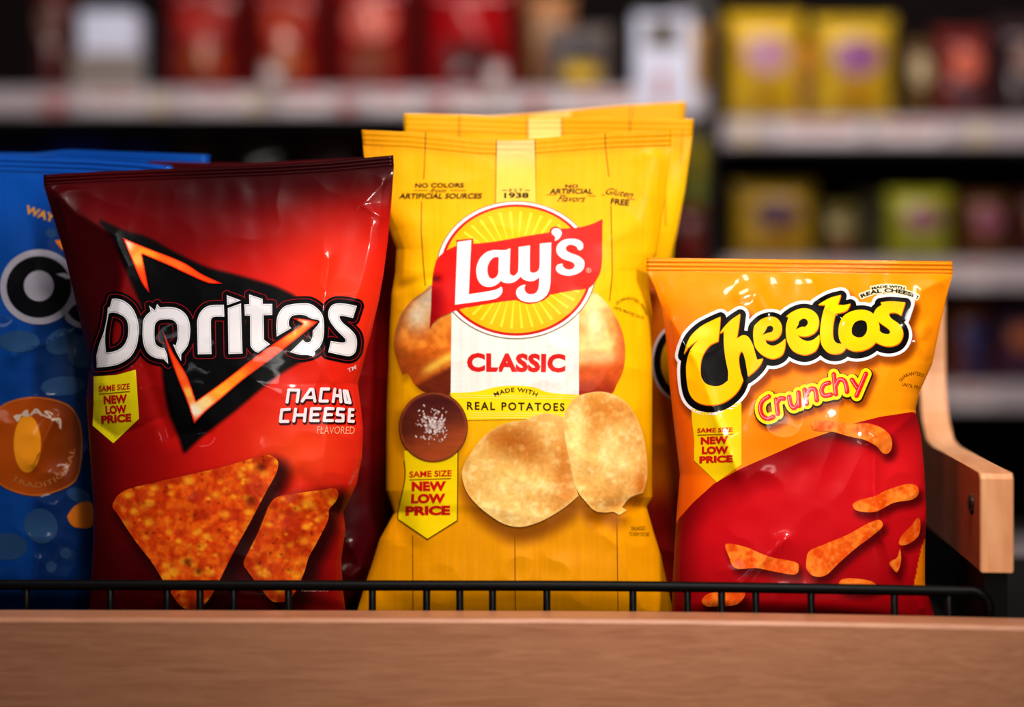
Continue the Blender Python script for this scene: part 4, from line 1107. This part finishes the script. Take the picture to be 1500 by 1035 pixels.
# ------------------------------------------------------------------ packets on the far shelves
_pm = {}
def pmat(c, rough=0.13):
    k = tuple(c)
    if k not in _pm: _pm[k] = plain('packet_film', c, rough=rough, vary=0.25, scale=14, bump=0.003)
    return _pm[k]
def packet(px0, px1, ytop, zbase, y, col, logo, label, group, patch=None):
    d = GD + y
    x0, x1 = xat(px0, d), xat(px1, d); zt = zat(ytop, d)
    w, h = x1 - x0, zt - zbase
    root = thing('snack_packet', label, 'snack packet', ((x0 + x1) / 2, GY + y, zbase + 0.0015), 0, group)
    nu, nv = 15, 19
    bm = bmesh.new()
    def pt(u, v, s):
        t = math.sin(min(1, v / 0.18) * math.pi / 2) * math.sin(min(1, (1 - v) / 0.25) * math.pi / 2)
        b = (1 - abs(u) ** 2.3) ** 0.6 * t
        ww = w / 2 * (1 - 0.09 * t)
        ru = 0.004 * math.sin(u * 5 + v * 9 + px0) * t
        return Vector((u * ww, s * (0.045 * b + 0.0008 + ru * b), v * h))
    def grid(s):
        return [[bm.verts.new(pt(-1 + 2 * i / (nu - 1), j / (nv - 1), s)) for i in range(nu)] for j in range(nv)]
    f, k = grid(-1), grid(1)
    for j in range(nv - 1):
        for i in range(nu - 1):
            bm.faces.new((f[j][i], f[j][i + 1], f[j + 1][i + 1], f[j + 1][i])); bm.faces.new((k[j][i], k[j + 1][i], k[j + 1][i + 1], k[j][i + 1]))
    loopf = f[0] + [r[-1] for r in f[1:]] + f[-1][::-1][1:] + [r[0] for r in f[::-1][1:-1]]
    loopk = k[0] + [r[-1] for r in k[1:]] + k[-1][::-1][1:] + [r[0] for r in k[::-1][1:-1]]
    m = len(loopf)
    for i in range(m): bm.faces.new((loopf[i], loopk[i], loopk[(i + 1) % m], loopf[(i + 1) % m]))
    bm_obj('packet_body', bm, pmat(col), root, smooth=True)
    def spot(cu, cv, ru, rv, c, nm, lift):
        bm = bmesh.new(); rr = []
        q = bm.verts.new(pt(cu, cv, -1) + Vector((0, -lift, 0)))
        for R in (0.35, 0.7, 1.0):
            rr.append([bm.verts.new(pt(max(-.97, min(.97, cu + ru * R * math.cos(a))), max(.02, min(.98, cv + rv * R * math.sin(a))), -1) + Vector((0, -lift, 0))) for a in [2 * math.pi * i / 20 for i in range(20)]])
        for i in range(20): bm.faces.new((q, rr[0][i], rr[0][(i + 1) % 20]))
        for a, b in zip(rr, rr[1:]):
            for i in range(20): bm.faces.new((a[i], b[i], b[(i + 1) % 20], a[(i + 1) % 20]))
        bm_obj(nm, bm, pmat(c), root, smooth=True)
    if logo is not None: spot(0.02, 0.60, 0.62, 0.17, logo, 'packet_logo', 0.002)
    if patch is not None: spot(0.05, 0.27, 0.6, 0.15, patch, 'packet_picture', 0.002)

G1 = 'packets on the upper left shelf'; zL = LZ[0]
packet(50, 110, -30, zL, 0.10, (88, 26, 24), (120, 90, 80), 'dark red packet at the far left of the upper shelf', G1)
packet(238, 358, -34, zL, 0.11, (120, 14, 12), (168, 40, 24), 'red packet right of the white box on the upper shelf', G1, (150, 70, 30))
packet(364, 474, -30, zL, 0.11, (134, 16, 14), (170, 60, 30), 'red packet with orange picture, second right of the white box', G1, (160, 80, 36))
packet(480, 606, -36, zL, 0.12, (128, 12, 14), (206, 110, 96), 'red packet with pale logo above the yellow bag left corner', G1, (130, 60, 34))
packet(612, 762, -34, zL, 0.11, (138, 8, 14), (170, 20, 24), 'deep red packet above the middle of the yellow bag', G1, (80, 20, 18))
packet(766, 842, -10, zL, 0.21, (170, 118, 78), (196, 150, 110), 'tan packet between the red and yellow packets', G1)
packet(792, 900, 40, zL, 0.06, (112, 100, 96), (70, 66, 74), 'grey packet with a yellow foot above the yellow bag', G1, (206, 168, 24))
packet(1000, 1038, 40, zL, 0.12, (190, 140, 60), None, 'golden packet at the right end of the left shelf', G1)
G1b = 'dark packets on the lower left shelf'; zL2 = LZ[1]
for k, (a, b, t, c, lg) in enumerate(((-60, 60, 215, (18, 20, 60), (60, 50, 90)), (66, 160, 198, (24, 26, 92), (96, 80, 120)), (166, 240, 205, (20, 24, 70), (60, 50, 100)), (246, 330, 190, (34, 20, 18), (50, 34, 26)), (336, 430, 184, (30, 20, 16), (44, 30, 24)), (436, 530, 190, (40, 16, 16), (60, 30, 26)), (536, 640, 196, (28, 16, 14), None))):
    packet(a, b, t, zL2, 0.16, c, lg, ['dark blue packet at the far left of the lower shelf', 'blue violet packet seen above the blue bags', 'dark blue packet right of the blue violet one', 'near black packet above the dark red bag left half', 'near black brown packet above the middle of the dark red bag', 'dark maroon packet above the right of the dark red bag', 'black packet beside the left edge of the yellow bag'][k], G1b)
packet(1004, 1034, 205, zL2, 0.16, (176, 160, 30), (120, 140, 60), 'yellow green packet peeking out right of the yellow bag', G1b)
packet(985, 1036, 300, zL2, 0.0, (80, 22, 14), (110, 20, 16), 'dark red packet low between the yellow and orange bags', G1b)

G2 = 'packets on the upper right shelf'; zR = RZs[0]
packet(1060, 1178, 20, zR, 0.08, (206, 168, 40), (186, 140, 160), 'yellow packet with pink logo, leftmost on the upper right shelf', G2, (180, 140, 20))
packet(1150, 1214, 60, zR, 0.26, (196, 120, 20), None, 'orange packet behind the leftmost yellow packet', G2)
packet(1186, 1312, 26, zR, 0.08, (196, 162, 44), (150, 96, 140), 'yellow packet with purple logo on the upper right shelf', G2, (176, 132, 20))
packet(1318, 1368, 60, zR, 0.10, (96, 72, 40), (196, 176, 140), 'brown packet with cream logo on the upper right shelf', G2)
packet(1366, 1450, 44, zR, 0.07, (112, 42, 38), (206, 110, 90), 'dark red packet with salmon logo on the upper right shelf', G2, (90, 60, 66))
packet(1454, 1560, 30, zR, 0.08, (60, 40, 44), (150, 120, 110), 'dark packet at the right edge of the upper right shelf', G2)
G3 = 'packets on the middle right shelf'; zR = RZs[1]
packet(1070, 1196, 268, zR, 0.10, (170, 136, 34), (96, 70, 90), 'yellow packet with violet logo, leftmost on the middle right shelf', G3, (150, 110, 24))
packet(1200, 1256, 300, zR, 0.08, (96, 84, 36), (160, 146, 100), 'olive packet with cream logo on the middle right shelf', G3, (110, 50, 30))
packet(1250, 1300, 282, zR, 0.2, (88, 82, 52), None, 'dull green packet behind the olive packet', G3)
packet(1294, 1396, 280, zR, 0.07, (150, 148, 40), (150, 96, 120), 'yellow green packet with mauve logo above the orange bag', G3, (140, 140, 44))
packet(1400, 1480, 284, zR, 0.09, (96, 58, 30), (150, 90, 110), 'brown packet with mauve logo right of the yellow green one', G3)
packet(1484, 1580, 284, zR, 0.09, (80, 40, 30), (150, 100, 60), 'dark brown packet cut by the right edge, middle shelf', G3)
G4 = 'packets on the lower right shelf'; zR = RZs[2]
packet(1290, 1384, 450, zR, 0.10, (50, 34, 60), None, 'dark violet packet behind the tray side', G4)
packet(1388, 1446, 446, zR, 0.08, (120, 62, 34), (40, 60, 110), 'brown orange packet with blue logo right of the tray side', G4, (34, 50, 100))
packet(1450, 1540, 450, zR, 0.08, (70, 40, 60), (160, 90, 50), 'dark purple packet at the right edge, lower shelf', G4)

# white box and hanging sign on the left shelf
M_white = plain('white_card', (214, 214, 232), rough=0.6)
M_sign = plain('sign_print', (92, 84, 76), rough=0.6)
d = GD + 0.05
bx_ = thing('white_carton', 'pale white carton standing on the upper shelf at the left', 'box', (xat(163, d), GY + 0.05, LZ[0] + 0.0015))
w_ = (xat(205, d) - xat(122, d)) / 2
bm = bmesh.new(); bm_box(bm, (-w_, -0.04, 0), (w_, 0.06, zat(20, d) - LZ[0]), 0.004); bm_obj('carton_body', bm, M_white, bx_)
bm = bmesh.new(); bm_box(bm, (-w_ * 1.25, -0.046, 0.0), (w_ * 1.25, -0.0405, 0.09), 0.002); bm_obj('carton_tray_lip', bm, plain('grey_card', (140, 128, 120)), bx_)
d = GD - 0.02
sg = thing('shelf_sign', 'white card sign clipped upright on the shelf right of the yellow bag top', 'sign', (xat(972, d), GY - 0.016, zat(165, d)))
w_ = (xat(1016, d) - xat(930, d)) / 2
bm = bmesh.new(); bm_box(bm, (-w_, -0.003, 0), (w_, 0, zat(20, d) - zat(165, d)), 0.001); bm_obj('sign_card', bm, M_white, sg)
bm = bmesh.new(); bm_box(bm, (-w_ * 0.62, -0.0042, zat(70, d) - zat(165, d)), (w_ * 0.55, -0.003, zat(30, d) - zat(165, d))); bm_obj('sign_picture', bm, M_sign, sg)
bm = bmesh.new(); bm_box(bm, (-w_ * 0.2, -0.0042, zat(150, d) - zat(165, d)), (w_ * 0.1, -0.003, zat(105, d) - zat(165, d))); bm_obj('sign_print', bm, tagm[1], sg)
for px, lab in ((400, 'small upright grey tag on the upper left rail between red packets'), (726, 'small upright grey tag on the upper left rail above the yellow bag')):
    t = thing('shelf_talker', lab, 'price tag', (xat(px, GD), GY - 0.0135, zat(150, GD)), 0, 'upright shelf tags')
    bm = bmesh.new(); bm_box(bm, (-0.022, -0.002, 0), (0.022, 0.0, 0.09), 0.0008); bm_obj('tag_card', bm, plain('grey_tag', (150, 130, 122)), t)
    bm = bmesh.new(); bm_box(bm, (-0.016, -0.0028, 0.05), (0.016, -0.002, 0.08)); bm_obj('tag_print', bm, tagm[0], t)

# ================================================================== light
def area(name, loc, target, sx, sy, power, col=(1, 1, 1)):
    l = bpy.data.lights.new(name, 'AREA'); l.shape = 'RECTANGLE'; l.size = sx; l.size_y = sy; l.energy = power; l.color = col
    o = bpy.data.objects.new(name, l); o.location = loc
    o.rotation_euler = (Vector(target) - Vector(loc)).to_track_quat('-Z', 'Y').to_euler()
    COL.objects.link(o); return o
l = bpy.data.lights.new('key_lamp', 'SPOT'); l.energy = 119; l.spot_size = math.radians(28.5); l.spot_blend = 1.0; l.shadow_soft_size = 0.12; l.color = (1.0, 0.94, 0.86)
o = bpy.data.objects.new('key_lamp', l); o.location = (0.62, -1.9, 1.98)
o.rotation_euler = (Vector((0.12, 0, 1.285)) - Vector(o.location)).to_track_quat('-Z', 'Y').to_euler(); COL.objects.link(o)
area('ceiling_lamp_near', (0.1, -1.0, 2.9), (0.0, -0.15, 1.0), 0.25, 0.6, 30, (1.0, 0.95, 0.9))
area('ceiling_lamp_left', (-1.3, -0.5, 2.9), (-0.3, 0.0, 1.1), 0.25, 0.8, 2.2, (0.85, 0.9, 1.0))
area('ceiling_lamp_aisle', (0.9, 1.5, 2.95), (0.8, 2.6, 1.4), 2.2, 0.3, 30, (1.0, 0.94, 0.88))
area('ceiling_lamp_aisle_left', (-0.8, 1.5, 2.95), (-0.6, 2.6, 1.4), 1.6, 0.3, 12, (1.0, 0.94, 0.92))
area('far_lamp_right', (0.6, -6.0, 2.6), (0.1, 0, 1.2), 1.4, 0.25, 20, (1.0, 0.95, 0.9))
area('far_lamp_left', (-2.2, -5.5, 2.6), (-0.2, 0, 1.2), 1.2, 0.25, 6, (0.92, 0.94, 1.0))
w = bpy.data.worlds.new('shop_air'); scene.world = w; w.use_nodes = True
w.node_tree.nodes['Background'].inputs[0].default_value = (0.9, 0.92, 1.0, 1); w.node_tree.nodes['Background'].inputs[1].default_value = 0.035

# ================================================================== camera
cam = bpy.data.cameras.new('camera'); cam.lens = LENS; cam.sensor_width = 36.0; cam.sensor_fit = 'HORIZONTAL'
cam.shift_y = (HOR - H / 2) / W
cam.clip_start = 0.05
cam.dof.use_dof = True; cam.dof.focus_distance = 1.352; cam.dof.aperture_fstop = 1.6
co = bpy.data.objects.new('camera', cam); co.location = (0, -D, CAM_Z); co.rotation_euler = (math.pi / 2, 0, 0)
COL.objects.link(co); scene.camera = co
scene.view_settings.view_transform = 'Standard'
scene.view_settings.look = 'None'
scene.view_settings.exposure = 0.22
scene.view_settings.gamma = 0.86
scene.cycles.use_denoising = True
